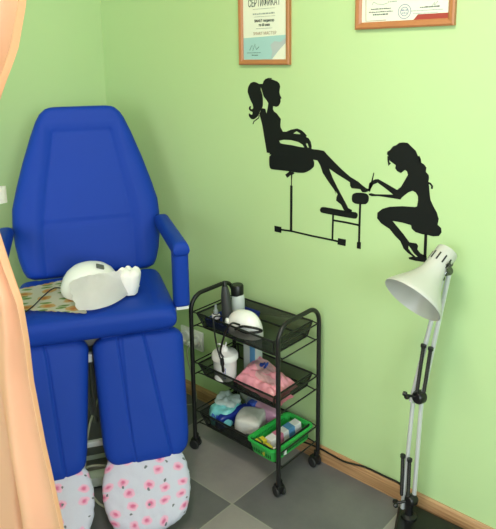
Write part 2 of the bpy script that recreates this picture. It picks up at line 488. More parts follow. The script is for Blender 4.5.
gaps = [W(2, [(138, 172), (180, 163), (240, 166), (300, 182), (335, 203), (350, 228), (310, 222), (240, 207), (180, 199), (152, 192)]),
        W(2, [(258, 112), (285, 92), (312, 108), (320, 124), (345, 140), (338, 120), (325, 106), (334, 128), (300, 116)][:3]+[(318, 118)]),
        W(2, [(362, 196), (376, 192), (388, 230), (374, 226)])]
obj('lady_figure', wall_poly(bmesh.new(), body, holes=gaps), M['decal'], d1, smooth=False)
hair = W(1, [(205, 98), (170, 98), (145, 85), (118, 78), (85, 90), (62, 130), (56, 175), (70, 220), (85, 260), (105, 300), (112, 335), (100, 350), (85, 345), (88, 320), (74, 322), (68, 345),
             (80, 366), (105, 378), (100, 405), (85, 400), (70, 390), (68, 415), (90, 445), (120, 448), (150, 425), (165, 405), (182, 360), (205, 320), (206, 250), (200, 200), (184, 150), (192, 120)])
obj('ponytail', wall_poly(bmesh.new(), smooth_poly(hair), y0=WY-.0014, th=.0013), M['decal'], d1, smooth=False)
bm = bmesh.new()
stroke(bm, W(1, [(170, 410), (165, 435), (140, 455), (118, 470), (108, 496)]), .0035)
obj('loose_curl', bm, M['decal'], d1, smooth=False); bm = bmesh.new()
stroke(bm, W(1, [(215, 75), (235, 52), (265, 42), (295, 44)]), .003)
obj('loose_curl', bm, M['decal'], d1, smooth=False)
# chair back as drawn (dark slab left of the body) and the seat cushion
obj('drawn_backrest', wall_poly(bmesh.new(), W(1, [(178, 345), (215, 345), (240, 400), (250, 470), (250, 500), (190, 500), (160, 400)]) and
    (W(1, [(195, 340), (230, 350), (246, 410)]) + W(2, [(130, 10), (150, 250), (90, 300), (72, 275), (40, 270), (20, 150), (2, 40), (-22, -50)])), y0=WY-.0013, th=.0012), M['decal'], d1, smooth=False)
seatp = W(2, [(62, 300), (100, 285), (300, 290), (410, 325), (430, 345), (428, 385), (395, 415), (350, 436), (300, 436), (250, 428), (180, 418), (85, 408), (66, 395), (60, 360)])
obj('drawn_seat', wall_poly(bmesh.new(), smooth_poly(seatp), y0=WY-.0015, th=.0014), M['decal'], d1, smooth=False)
bm = bmesh.new()
stroke(bm, W(2, [(235, 425), (232, 440), (200, 465)]), .014); stroke(bm, W(2, [(260, 432), (245, 450), (243, 500)]), [.012, .006, .0035])
stroke(bm, W(4, [(177, 10), (177, 85)]), .0035)
stroke(bm, W(4, [(176, 80), (174, 425)]), .0105)
obj('drawn_post', bm, M['decal'], d1, smooth=False)
bm = bmesh.new()
stroke(bm, W(4, [(90, 412), (176, 424)]) + W(5, [(0, 380), (110, 402), (215, 425)]), .0065)
wall_poly(bm, W(4, [(48, 383), (100, 393), (100, 438), (50, 427)]))
wall_poly(bm, W(5, [(215, 398), (280, 410), (276, 464), (210, 450)]))
obj('drawn_base', bm, M['decal'], d1, smooth=False)
bm = bmesh.new()
wall_poly(bm, smooth_poly(W(5, [(66, 160), (78, 143), (110, 142), (240, 166), (360, 184), (377, 205), (370, 230), (350, 237), (220, 215), (90, 190), (70, 180)])))
stroke(bm, W(5, [(174, 205), (168, 412)]), .007); stroke(bm, W(5, [(175, 250), (280, 268), (392, 292)]), .0065)
obj('drawn_foot_board', bm, M['decal'], d1, smooth=False)
bm = bmesh.new()
wall_poly(bm, smooth_poly(W(3, [(345, 440), (352, 408), (380, 395), (430, 395), (470, 405), (486, 430), (482, 465), (462, 488), (420, 490), (375, 485), (350, 468)])))
stroke(bm, W(5, [(398, 110), (392, 290), (388, 440)]), .0075)
wall_poly(bm, W(5, [(372, 430), (404, 432), (402, 488), (370, 482)]))
obj('drawn_foot_cushion', bm, M['decal'], d1, smooth=False)

d2 = thing('wall_decal', 'black decal of a long-haired pedicurist bent forward on a small stool, above the lamp', 'wall sticker',
           (wall_xz(405, 200)[0], WY-.0012, wall_xz(410, 262)[1]), 0, 'black wall decals')
b2 = W(6, [(75, 68), (100, 60), (125, 40), (160, 36), (195, 40), (215, 60), (240, 85), (262, 105), (272, 130), (280, 150), (297, 165), (300, 200), (330, 218), (350, 245), (345, 280), (368, 305), (372, 330),
           (366, 360), (372, 400), (376, 450), (382, 500)])
b2 += W(8, [(400, 0), (420, 45), (445, 90), (458, 135), (450, 175), (475, 200), (478, 230), (460, 255), (420, 258), (380, 248), (340, 242), (295, 228), (268, 205), (262, 178), (200, 160), (130, 148),
            (165, 190), (210, 245), (250, 300), (300, 308), (312, 325), (306, 350), (330, 380), (372, 398), (374, 425), (358, 440), (300, 432), (250, 420), (244, 408), (275, 400),
            (240, 375), (210, 345), (185, 290), (150, 255), (110, 205), (50, 165), (22, 130), (24, 90), (60, 62), (110, 48), (200, 44), (290, 50), (305, 45), (312, 0)])
b2 += W(6, [(280, 480), (262, 450), (235, 436), (200, 450), (150, 488)])
b2 += W(7, [(400, 342), (330, 330), (250, 318), (180, 308), (120, 310), (90, 300), (85, 285), (110, 280), (150, 290), (250, 292), (330, 294), (250, 230), (175, 175), (130, 195), (110, 230), (95, 262), (82, 258), (86, 215), (92, 180), (120, 158), (150, 142), (180, 140), (260, 185), (365, 246), (400, 235)])
b2 += W(6, [(110, 425), (140, 405), (175, 345), (198, 305), (190, 275), (172, 264), (140, 290), (110, 275), (92, 250), (98, 225), (70, 205), (45, 185), (40, 150), (24, 135), (28, 112), (50, 100)])
obj('pedicurist_figure', wall_poly(bmesh.new(), b2, holes=[W(8, [(244, 322), (258, 340), (285, 380), (310, 402), (296, 404), (266, 378), (243, 345)])]), M['decal'], d2, smooth=False)
bm = bmesh.new()
stroke(bm, W(7, [(137, 78), (125, 130), (115, 180), (90, 262)]), [.003, .004, .006, .006])
obj('drawn_tool', bm, M['decal'], d2, smooth=False)
bm = bmesh.new()
stroke(bm, W(6, [(365, 370), (385, 380), (398, 400), (394, 420)]), .006)
obj('loose_curl', bm, M['decal'], d2, smooth=False); bm = bmesh.new()
stroke(bm, W(6, [(35, 150), (36, 190), (42, 225), (50, 205)]), .006)
obj('loose_curl', bm, M['decal'], d2, smooth=False); bm = bmesh.new()
stroke(bm, W(6, [(285, 150), (296, 175), (300, 205)]), .006)
obj('loose_curl', bm, M['decal'], d2, smooth=False)
bm = bmesh.new(); stroke(bm, W(8, [(367, 240), (364, 320), (360, 405)]), .0095)
obj('stool_post', bm, M['decal'], d2, smooth=False)

# ---------------------------------------------------------------- framed certificates
def frame_bm(x0, x1, z0, z1, wdt, dep):
    bm = bmesh.new(); prof = [(0, 0), (0, dep*.8), (wdt*.25, dep), (wdt*.7, dep*.85), (wdt, dep*.5), (wdt, 0)]
    cor = [(x0, z0, 1, 1), (x1, z0, -1, 1), (x1, z1, -1, -1), (x0, z1, 1, -1)]; rings = []
    for x, z, sx, sz in cor: rings.append([bm.verts.new((x+sx*p, WY-d, z+sz*p)) for p, d in prof])
    for i in range(4):
        A, B = rings[i], rings[(i+1) % 4]
        for k in range(len(prof)):
            k2 = (k+1) % len(prof); bm.faces.new((A[k], A[k2], B[k2], B[k]))
    return bm
PY = WY-.0060
def plate(bm, x0, x1, z0, z1, y=PY, th=.004): return box(bm, (x0, y, z0), (x1, y+th, z1))
def text_part(name, s, x, z, size, m, parent, bold=0.0, rot=0, xs=1.0):
    cu = bpy.data.curves.new(name, 'FONT'); cu.body = s; cu.size = size; cu.align_x = 'CENTER'; cu.extrude = .0002; cu.offset = bold
    to = bpy.data.objects.new('tmp', cu); C.objects.link(to)
    bpy.context.view_layer.update()
    me = bpy.data.meshes.new_from_object(to.evaluated_get(bpy.context.evaluated_depsgraph_get()))
    bpy.data.objects.remove(to)
    bm = bmesh.new(); bm.from_mesh(me)
    bm.transform(Matrix.Translation((x, PY-.0006, z)) @ Matrix.Rotation(R(90), 4, 'X') @ Matrix.Rotation(rot, 4, 'Z') @ Matrix.Diagonal((xs, 1, 1, 1)))
    return obj(name, bm, m, parent, smooth=False)
def dashes(bm, x0, x1, z, h, y=PY-.0005, seed=1, slope=0.0):
    rr = random.Random(seed); x = x0
    while x < x1:
        l = rr.uniform(.3, 1.0)*h*2.2; e = min(x+l, x1)
        zz = z+(x-x0)*slope
        box(bm, (x, y, zz), (e, y+.0004, zz+h*rr.uniform(.65, 1))); x = e+h*.35
    return bm

x0, x1, z0, z1 = -1.581, -1.345, 1.470, 1.803
ct = thing('framed_certificate', 'tall wood-framed certificate with pale blue lower part, left of the two', 'certificate', ((x0+x1)/2, WY-.01, z0), 0, 'framed certificates on the wall')
obj('frame', frame_bm(x0, x1, z0, z1, .019, .016), M['frame_wood'], ct, smooth=False)
obj('paper', plate(bmesh.new(), x0+.017, x1-.017, z0+.017, z1-.017), M['paper'], ct, smooth=False)
bb = bmesh.new(); wall_poly(bb, [(x0+.019, z0+.019), (-1.428, z0+.019), (x1-.019, 1.552), (x1-.019, 1.572), (x0+.019, 1.566)], y0=PY-.0003, th=.0003)
obj('blue_panel', bb, M['paper_blue'], ct, smooth=False)
bb = bmesh.new(); wall_poly(bb, [(-1.432, 1.497), (-1.400, 1.515), (x1-.019, 1.583), (x1-.023, 1.565), (-1.415, z0+.020), (-1.432, 1.520), (-1.440, 1.548), (-1.428, 1.560), (-1.425, 1.535)][:0] or
    [(-1.432, 1.490), (-1.366, 1.545), (-1.366, 1.562), (-1.388, 1.548), (-1.415, 1.552), (-1.434, 1.540), (-1.425, 1.515)], y0=PY-.0006, th=.0003)
obj('curled_corner', bb, M['paper_grey'], ct, smooth=False)
text_part('heading', 'СЕРТИФИКАТ', -1.463, 1.6740, .036, M['ink'], ct, .0003, xs=.60)
text_part('course_line', 'SMART педикюр', -1.462, 1.6200, .0130, M['ink'], ct, .0004, xs=.92)
text_part('course_line', 'за 60 мин', -1.462, 1.6055, .0125, M['ink'], ct, .0004, xs=.92)
text_part('title_line', 'SMART МАСТЕР', -1.460, 1.5755, .0150, M['ink_brown'], ct, 0, xs=.95)
for xa, xb, za, hh, sd in ((-1.515, -1.415, 1.6455, .006, 3), (-1.510, -1.412, 1.6375, .0018, 4), (-1.515, -1.412, 1.6640, .0018, 6), (-1.500, -1.425, 1.5965, .0018, 5)):
    obj('small_print', dashes(bmesh.new(), xa, xb, za, hh, seed=sd), M['ink_light'], ct, smooth=False)
bb = bmesh.new()
stroke(bb, [(-1.532, 1.522), (-1.520, 1.540), (-1.517, 1.520), (-1.506, 1.544), (-1.500, 1.524), (-1.488, 1.534)], .0022, y0=PY-.0007, th=.0003)
dashes(bb, -1.545, -1.480, 1.512, .0022, seed=9, y=PY-.0007); dashes(bb, -1.522, -1.492, 1.503, .0035, seed=8, y=PY-.0007)
obj('signature', bb, M['ink'], ct, smooth=False)

x0, x1, z0, z1 = -1.084, -.760, 1.578, 1.812
ct = thing('framed_certificate', 'wide wood-framed certificate with a round stamp and red edge, cut off by the photo top', 'certificate', ((x0+x1)/2, WY-.01, z0), 0, 'framed certificates on the wall')
obj('frame', frame_bm(x0, x1, z0, z1, .021, .016), M['frame_wood'], ct, smooth=False)
obj('paper', plate(bmesh.new(), x0+.019, x1-.019, z0+.019, z1-.019), M['paper'], ct, smooth=False)
def q(px, py): return wall_xz(px, py, PY)
bb = bmesh.new(); y1 = PY-.0006
stroke(bb, [q(366, -18), q(366, 21.3), q(386, 20)], .0022, y0=y1, th=.0005)
obj('border_line', bb, M['ink_brown'], ct, smooth=False)
a, b_ = q(413, 21); c_, d_ = q(418, 16.5); e_, f_ = q(447, 14)
bb = bmesh.new(); wall_poly(bb, [(a, z0+.0195), (c_, z0+.036), (x1-.0195, z0+.036), (x1-.0195, z0+.0195)], y0=y1, th=.0005)
obj('red_band', bb, M['ink_red'], ct, smooth=False)
bb = bmesh.new()
for r_ in (.0215, .0135):
    cx_, cz_ = q(404.5, 11.5); circ = lambda rr_: [(cx_+rr_*math.cos(k*PI/16), cz_+rr_*math.sin(k*PI/16)) for k in range(32)]
    wall_poly(bb, circ(r_), y0=y1, th=.0005, holes=[circ(r_-.0022)])
dashes(bb, cx_-.010, cx_+.010, cz_+.002, .004, y=y1, seed=2); dashes(bb, cx_-.008, cx_+.009, cz_-.006, .004, y=y1, seed=3)
obj('round_stamp', bb, M['ink_bluegrey'], ct, smooth=False)
for (pxa, pxb, py, hh, sd) in [(371, 391, 10, .0035, 1), (369, 393, 13, .003, 2), (373, 388, 15.5, .0045, 3), (420, 440, 8, .004, 4)]:
    (xa, za), (xb, zb) = q(pxa, py), q(pxb, py); obj('printed_line', dashes(bmesh.new(), xa, xb, za, hh, y=y1, seed=sd), M['ink'], ct, smooth=False)
for (pxa, pxb, py, hh, sd) in [(411, 443, 11.5, .0025, 5), (413, 438, 14, .002, 6), (388, 397, 2.5, .004, 7)]:
    (xa, za), (xb, zb) = q(pxa, py), q(pxb, py); obj('printed_line', dashes(bmesh.new(), xa, xb, za, hh, y=y1, seed=sd), M['ink_light'], ct, smooth=False)
bb = bmesh.new()
stroke(bb, [q(372, 5), q(374, 2), q(377, 4), q(383, 4.5), q(388, 3)], .0016, y0=y1, th=.0005)
obj('signature', bb, M['ink_light'], ct, smooth=False); bb = bmesh.new()
stroke(bb, [q(431, 7), q(435, 2), q(434, 6), q(438, 1)], .0016, y0=y1, th=.0005)
obj('signature', bb, M['ink_light'], ct, smooth=False)

# ---------------------------------------------------------------- wall socket with plug
t = thing('wall_socket', 'pale wall socket low on the wall between the blue chair and the trolley', 'socket', (-1.915, WY, .25))
obj('cover_plate', bm_box((-1.965, WY-.012, .235), (-1.825, WY, .325), .004), M['white_plastic'], t)
for xx in (-1.93, -1.86):
    obj('socket_ring', lathe(bmesh.new(), [(.030, 0), (.030, .010), (.022, .012), (.020, .004), (0, .004)], 24, axis_mat((xx, WY-.011, .28), (0, -1, 0))), M['white_plastic'], t)
t = thing('power_plug', 'white plug pushed into the wall socket behind the trolley', 'plug', (-1.86, WY-.06, .26))
obj('plug_body', lathe(bmesh.new(), [(0, .0), (.018, .0), (.019, .02), (.012, .045), (0, .047)], 16, axis_mat((-1.86, WY-.016, .28), (0, -1, 0))), M['white_plastic'], t)
obj('cable', tube(bmesh.new(), spline([(-1.86, WY-.06, .28), (-1.855, WY-.075, .23), (-1.85, WY-.05, .1), (-1.84, WY-.05, .006), (-1.90, WY-.12, .006)]), .003, 8), M['white_cord'], t)

# ---------------------------------------------------------------- pedicure chair
ch = thing('pedicure_chair', 'blue vinyl pedicure chair with two leg rests in the corner of the green room', 'chair', (-1.668, 1.092, 0), R(58.6))
def lo_(n, bm, m, p=None, **k): return obj(n, bm, m, p or ch, local=True, **k)
def interp(tab, x):
    if x <= tab[0][0]: return tab[0][1]
    for (a, b), (c, d) in zip(tab, tab[1:]):
        if x <= c: 
            s = (x-a)/(c-a); s2 = s
            return b+(d-b)*s2
    return tab[-1][1]
HW = [(.665, .215), (.677, .243), (.70, .256), (.74, .268), (.80, .279), (.86, .284), (.93, .281), (1.0, .263), (1.10, .232), (1.20, .196), (1.255, .173), (1.28, .158), (1.298, .138), (1.308, .110)]
Z0, Z1 = .665, 1.308
def bpos(u, v):
    z = (Z0+Z1)/2+v*(Z1-Z0)/2; return (.012+u*interp(HW, z), .163+.3*z+.055, z)
def g(d, s): return math.exp(-(d/s)**2)
def sst(a, b, x):
    t = max(0, min(1, (x-a)/(b-a))); return t*t*(3-2*t)
def bfront(u, v):
    x, y, z = bpos(u, v); x -= .012
    hw = interp([(.70, .168), (.74, .170), (.86, .168), (.95, .155), (1.14, .120), (1.21, .108)], z)   # centre panel half width
    side = abs(x)-hw; top = z-1.205
    dmax = max(side, top)
    h = .012*sst(-.012, .045, dmax)                        # bolsters stand proud of the centre panel
    if top < .01: h -= .003*g(side, .005)
    if abs(x) < hw+.01: h -= .002*g(top, .006)
    if abs(x) < hw: h -= .002*g(z-.866, .006)
    # seam from panel corner out to the shoulder
    h -= .004*g(z-.866, .006)*(1 if abs(x) < hw else 0)
    w_ = noise.noise(Vector((x*14, z*9, 3)))
    h += .0016*w_
    return h
BN = Vector((0, -1, .3)).normalized()
br = lo_('backrest', pad(bpos, BN, bfront, .095, 96, 110, 14, 40), M['vinyl'], angle=70)
# seat
def spos(u, v): 
    rr = 1-.04*abs(v)**8
    return (.004+u*.266*rr, .165-v*.225, .640)
def sfront(u, v):
    h = .006*(1-u*u)*(1-v*v) + .0012*noise.noise(Vector((u*3, v*4, 7)))
    h -= .004*g(abs(u)-.72, .02)*(1 if v < .8 else 0)
    return h
lo_('seat', pad(spos, (0, 0, 1), sfront, .092, 72, 60, 16, 12), M['vinyl'], angle=70)
lo_('seat_base', bm_box((-.235, .0, .555), (.235, .36, .598), .012), M['grey_steel'])
for s in (-1, 1):
    # arm: horizontal pad running forward, then upright front pad
    xa = .030 + s*.29 if s > 0 else .002 - .29
    cx0, cx1 = (.262, .318) if s > 0 else (-.318, -.262)
    bm = bmesh.new()
    def arm_pos(u, v, cx0=cx0, cx1=cx1):
        return ((cx0+cx1)/2+u*(cx1-cx0)/2, .18-v*.215, .868)
    up = lo_('armrest', pad(arm_pos, (0, 0, 1), lambda u, v: .003*(1-u*u), .052, 16, 40, 4, 24), M['vinyl'], angle=70)
    def arm_pos2(u, v, cx0=cx0, cx1=cx1):
        return ((cx0+cx1)/2+u*(cx1-cx0)/2, .003, .768+v*.105)
    lo_('armrest_front', pad(arm_pos2, (0, -1, 0), lambda u, v: .003*(1-u*u), .058, 16, 40, 4, 30), M['vinyl'], up, angle=70)
    lo_('end_cap', bm_box((cx0+.006, -.018, .652), (cx1-.006, .024, .664), .003), M['white_plastic'], up)
    bm = bmesh.new(); xm = (cx0+cx1)/2; tube(bm, [(xm, .385, .862), (xm-s*.015, .50, .852), (xm-s*.10, .535, .84)], .010, 10)
    lo_('arm_bracket', bm, M['grey_steel'], up)
# leg rests
LN = Vector((0, -1, .333)).normalized()
def leg(sx):
    e = []
    # left and right edge a as a function of z
    if sx > 0: le, re = [(.20, .000), (.25, -.008), (.55, -.018), (.60, -.014)], [(.20, .270), (.25, .277), (.55, .288), (.60, .284)]
    else: le, re = [(.20, -.345), (.25, -.352), (.58, -.335), (.62, -.33)], [(.18, -.070), (.25, -.058), (.55, -.030), (.62, -.034)]
    za, zb = (.178, .592) if sx > 0 else (.172, .600)
    def rc(v):   # rounded corners in plan
        a = max(0, abs(v)-.78)/.22; return .062*(1-math.sqrt(max(0, 1-a*a)))
    def pos(u, v):
        z = (za+zb)/2+v*(zb-za)/2; l, r = interp(le, z)+rc(v), interp(re, z)-rc(v)
        if v < 0: z += .012*(u*(1))*(-1)*0
        return ((l+r)/2+u*(r-l)/2, -(.223-.333*z)+.038, z)
    def front(u, v):
        x, y, z = pos(u, v); h = .008*(1-u*u)
        l, r = interp(le, z), interp(re, z)
        s1 = l+.30*(r-l)+.02*v*0; s2 = l+.66*(r-l)-.035*v
        for s_ in (s1-.012*v, s2): h -= .004*g(x-s_, .0035)
        h += .003*sst(s1, s1+.01, x)*(1-sst(s2-.01, s2, x))
        h += .001*noise.noise(Vector((x*20, z*12, 1)))
        return h
    o = lo_('leg_rest', pad(pos, LN, front, .085, 200, 90, 12, 14), M['vinyl'], angle=70)
    cx = .125 if sx > 0 else -.175
    # folding pad between the seat and the leg rest
    lo_('knee_pad', bm_box((cx-.115, -.028, .570), (cx+.115, .05, .612), .010, 3), M['vinyl'], o)
    bm = bmesh.new(); tube(bm, [(cx-.10, .02, .57), (cx-.10, .055, .45), (cx-.10, .01, .24)], .009); tube(bm, [(cx+.10, .02, .57), (cx+.10, .055, .45), (cx+.10, .01, .24)], .009)
    lo_('leg_rest_frame', bm, M['grey_steel'], o)
leg(1); leg(-1)
# foot pads wearing rose-print covers
def foot(cx, cz, hw, hh, seed, tilt):
    n_ = Vector((0, -1, .95)).normalized(); upv = Vector((0, .95, 1)).normalized()
    c0 = Vector((cx, -.183, cz))
    def pos(u, v):
        # disc-like plan: map the square on a squircle
        x, y = u*math.sqrt(max(0, 1-.40*v*v)), v*math.sqrt(max(0, 1-.40*u*u))
        e = max(abs(u), abs(v)); rf = 1+.025*noise.noise(Vector((math.atan2(y, x)*9, seed, 0)))*e**6
        return c0+Vector((1, 0, 0))*(x*hw*rf+tilt*y*.0)+upv*(y*hh*rf)+Vector((0, 0, 1))*(x*tilt)
    def front(u, v):
        e = max(abs(u), abs(v)); return .004*noise.noise(Vector((u*5, v*5, seed)))+.004*e**4*noise.noise(Vector((math.atan2(v, u)*14, seed*2, 1)))
    k = .13
    o = lo_('foot_pad', pad(pos, n_, front, .075, 64, 64, 3.4, 3.4, uv=lambda u, v: ((u*hw+seed*.37), (v*hh+seed*.21))), M['rose_cloth'], angle=80, label='foot pad in a white cover with pink roses')
foot(.120, .130, .142, .142, 1.0, .006)
foot(-.186, .122, .138, .142, 2.3, .006)
# foot bars, column and floor frame
bm = bmesh.new(); tube(bm, [(-.10, .0, .055), (.10, .0, .055)], .012); lo_('cross_bar', bm_box((-.30, -.005, .185), (.26, .012, .205), .003), M['steel_white'])
bm.free()
lo_('column', bm_box((-.09, .13, .06), (.09, .27, .56), .01), M['grey_steel'])
bm = bmesh.new(); box(bm, (-.24, -.02, .0), (-.19, .42, .045), .006); box(bm, (.19, -.02, .0), (.24, .42, .045), .006); box(bm, (-.19, .02, .01), (.19, .07, .045), .004); box(bm, (-.19, .33, .01), (.19, .38, .045), .004); box(bm, (-.19, .15, .03), (.19, .25, .06), .004)
lo_('floor_frame', bm, M['steel_white'])
bm = bmesh.new(); tube(bm, [(-.045, .03, .575), (-.045, .05, .36), (-.02, .13, .20)], .010); tube(bm, [(-.022, .06, .50), (-.022, .10, .22)], .006)
lo_('lift_strut', bm, M['grey_steel'])
bm = bmesh.new(); box(bm, (-.06, -.002, .50), (-.02, .02, .53), .003); lo_('hinge_block', bm, M['steel_white'])
bm = bmesh.new(); tube(bm, spline([(.0, .14, .30), (-.05, .07, .2), (-.07, -.02, .075), (-.02, -.08, .006), (.05, -.05, .006), (.06, .04, .006), (-.03, .09, .006), (-.09, .05, .04), (-.06, .0, .11), (.0, .0, .10), (.02, .06, .03)]), .004, 8)
lo_('control_cable', bm, M['white_cord'])

# ---------------------------------------------------------------- things on the seat (chair coordinates -> world)
CM = rootmat(ch)
def w_(x, y, z): return CM @ Vector((x, y, z))
def chobj(name, bm, m, **k):
    bm.transform(CM); return obj(name, bm, m, **k)
# flower napkin
bm = bmesh.new(); uvl = bm.loops.layers.uv.new('UVMap')
NU, NV = 60, 40; grid = []
Aq = [Vector((-.262, .245)), Vector((-.062, .310)), Vector((-.030, -.042)), Vector((-.225, .050))]   # far-left, far-right, near-right, near-left
ST = .0895 + .6
for j in range(NV+1):
    row = []
    for i in range(NU+1):
        u, v = i/NU, j/NV
        p = (Aq[0]*(1-u)+Aq[1]*u)*(1-v)+(Aq[3]*(1-u)+Aq[2]*u)*v
        c = (Aq[0]+Aq[1]+Aq[2]+Aq[3])/4
        e = max(abs(2*u-1), abs(2*v-1))
        a_ = (u if abs(2*v-1) > abs(2*u-1) else v)
        k_ = 1+.035*abs(math.sin(a_*PI*9))*(e**10)
        p = c+(p-c)*k_
        zz = .6935+.0035*noise.noise(Vector((p.x*14, p.y*14, 0)))+.002
        row.append((bm.verts.new((p.x, p.y, zz)), (p.x, p.y)))
    grid.append(row)
for j in range(NV):
    for i in range(NU):
        qd = (grid[j][i], grid[j][i+1], grid[j+1][i+1], grid[j+1][i])
        f = bm.faces.new([x[0] for x in qd])
        for lp, x in zip(f.loops, qd): lp[uvl].uv = x[1]
bmesh.ops.solidify(bm, geom=bm.faces[:], thickness=.0012)
tag(chobj('paper_napkin', bm, M['flower_napkin']), 'scalloped cream napkin with orange flowers spread on the blue seat', 'napkin')
# white dome nail lamp
t = thing('nail_lamp', 'white dome-shaped nail lamp lying on the blue chair seat', 'nail lamp', w_(-.005, .145, .70), R(58.6))
prof = [(.0, .0), (.090, .0), (.100, .006), (.103, .018), (.100, .034), (.092, .056), (.078, .077), (.058, .093), (.032, .103), (0, .106)]
bm = lathe(bmesh.new(), prof, 48, Matrix.Translation((-.005, .145, .697)) @ Matrix.Rotation(R(4), 4, 'X'), 1.0, .92); bm.transform(CM)
obj('dome_shell', bm, M['white_plastic'], t)
bm = bm_box((.006, .078, .787), (.034, .101, .7925), .002, 2, Matrix.Translation((.030, .110, .7965)) @ Matrix.Rotation(R(17), 4, 'X') @ Matrix.Rotation(R(22), 4, 'Y') @ Matrix.Translation((-.02, -.09, -.79)))
bm.transform(CM); obj('display', bm, M['grey_steel'], t)
bm = lathe(bmesh.new(), [(.0, 0), (.007, 0), (.006, .003), (0, .004)], 16, axis_mat((.018, .052, .762), (.1, -.8, .6))); bm.transform(CM); obj('power_button', bm, M['black_plastic'], t)
bm = tube(bmesh.new(), spline([(-.095, .16, .712), (-.13, .185, .709), (-.165, .12, .708), (-.195, .04, .7075), (-.225, -.0, .7055), (-.27, .03, .703)]), .0022, 8); bm.transform(CM)
obj('power_cable', bm, M['black_plastic'], t)
# white ruffled towel leaning on the dome
bm = bmesh.new(); NU, NV = 64, 26; G = []
bot = spline([(-.052, -.030, .702), (.0, -.042, .703), (.06, -.010, .702), (.115, .055, .703), (.165, .125, .703)], 16)
top = spline([(-.072, .080, .762), (-.03, .078, .776), (.02, .072, .782), (.065, .070, .784), (.10, .075, .786)], 16)
for j in range(NV+1):
    v = j/NV; row = []
    for i in range(NU+1):
        u = i/NU; p = bot[min(64, i)].lerp(top[min(64, i)], v)
        p = p+Vector((-.35, -.9, .5)).normalized()*(.014*math.sin(PI*v)+.003*noise.noise(Vector((u*6, v*4, 2))))
        p.z += (.003*abs(math.sin(u*PI*7)))*v**6
        p.x -= (.006*abs(math.sin(v*PI*4)))*(1-u)**8
        row.append(bm.verts.new(p))
    G.append(row)
for j in range(NV):
    for i in range(NU): bm.faces.new((G[j][i], G[j][i+1], G[j+1][i+1], G[j+1][i]))
bmesh.ops.solidify(bm, geom=bm.faces[:], thickness=.003)
tw = chobj('paper_towel', bm, M['cloth_white'])
tag(tw, 'plain white scalloped paper towel propped against the dome lamp on the seat', 'towel')
# its ruffled bunched end
bm = bmesh.new(); NU = 64; NV = 22; G = []
for j in range(NV+1):
    v = j/NV; row = []
    for i in range(NU):
        a_ = 2*PI*i/NU; lob = abs(math.sin(2.5*a_+.6))
        r_ = (.028+.013*v)*(1+.16*(lob-.5)*v)*(1+.10*math.sin(PI*v))*(1 if v < .75 else math.sqrt(max(.3, 1-((v-.75)/.25)**2*.7)))
        row.append(bm.verts.new((.122+r_*math.cos(a_)+.004*v, .082+r_*.9*math.sin(a_)+.01*v, .697+v*.080+.010*lob*v+.004*noise.noise(Vector((a_*2, v*4, 0))))))
    G.append(row)
for j in range(NV):
    for i in range(NU): bm.faces.new((G[j][i], G[j][(i+1) % NU], G[j+1][(i+1) % NU], G[j+1][i]))
c0 = bm.verts.new((.130, .09, .778))
for i in range(NU): bm.faces.new((G[NV][i], G[NV][(i+1) % NU], c0))
bm.transform(CM @ Matrix.Identity(4)); 
rw = tw.matrix_basis.copy(); bm.transform(Matrix.Translation(-tw.location))
obj('ruffled_end', bm, M['cloth_white'], tw, local=True)

# ---------------------------------------------------------------- trolley
TX0, TX1, TY0, TY1 = -1.610, -1.192, 1.466, 1.698
tr = thing('tool_trolley', 'black three-tier wire mesh trolley on castors against the green wall', 'trolley', ((TX0+TX1)/2, (TY0+TY1)/2, 0))
for x in (TX0, TX1):
    pts = [(x, TY0, .045), (x, TY0, .30), (x, TY0, .545)]
    pts += [(x, TY0+.058-.058*math.cos(a), .572+.060*math.sin(a)) for a in [PI/2*k/8 for k in range(9)]]
    pts += [(x, TY1-.058+.058*math.sin(a), .572+.060*math.cos(a)) for a in [PI/2*k/8 for k in range(9)]]
    pts += [(x, TY1, .545), (x, TY1, .30), (x, TY1, .045)]
    obj('side_frame', tube(bmesh.new(), pts, .0082, 12), M['black_metal'], tr)
tiers = [(.570, .513), (.367, .318), (.165, .106)]
for zt, zb in tiers:
    x0, x1, y0, y1 = TX0+.026, TX1-.024, TY0+.006, TY1-.008
    b0, b1, c0, c1 = x0+.020, x1-.014, y0+.018, y1-.012
    bm = bmesh.new()
    top = [(x0, y0, zt), (x1, y0, zt), (x1, y1, zt), (x0, y1, zt)]; bot = [(b0, c0, zb), (b1, c0, zb), (b1, c1, zb), (b0, c1, zb)]
    for k in range(4):
        tube(bm, [top[k], top[(k+1) % 4]], .0036, 8); tube(bm, [bot[k], bot[(k+1) % 4]], .0036, 8); tube(bm, [top[k], bot[k]], .003, 8)
    tray = obj('tray', bm, M['black_metal'], tr)
    bm = bmesh.new(); tv = [bm.verts.new(p) for p in top]; bv = [bm.verts.new(p) for p in bot]
    bm.faces.new(bv)
    for k in range(4): bm.faces.new((tv[k], tv[(k+1) % 4], bv[(k+1) % 4], bv[k]))
    bmesh.ops.solidify(bm, geom=bm.faces[:], thickness=.001)
    obj('mesh_sheet', bm, M['mesh'], tray, smooth=False, label='see-through black wire mesh')
    for x, xi in ((TX0, x0), (TX1, x1)):
        bm = bmesh.new()
        tube(bm, [(x, TY0, zt-.003), (x, TY1, zt-.003)], .0027, 8); tube(bm, [(x, TY0, zb-.004), (x, TY1, zb-.004)], .0027, 8)
        for yy in (y0, y1): tube(bm, [(x, yy, zt-.003), (xi, yy, zt)], .0024, 6)
        sx_ = b0 if x == TX0 else b1
        for yy in (c0, c1): tube(bm, [(x, yy, zb-.004), (sx_, yy, zb)], .0024, 6)
        obj('cross_rod', bm, M['black_metal'], tr)
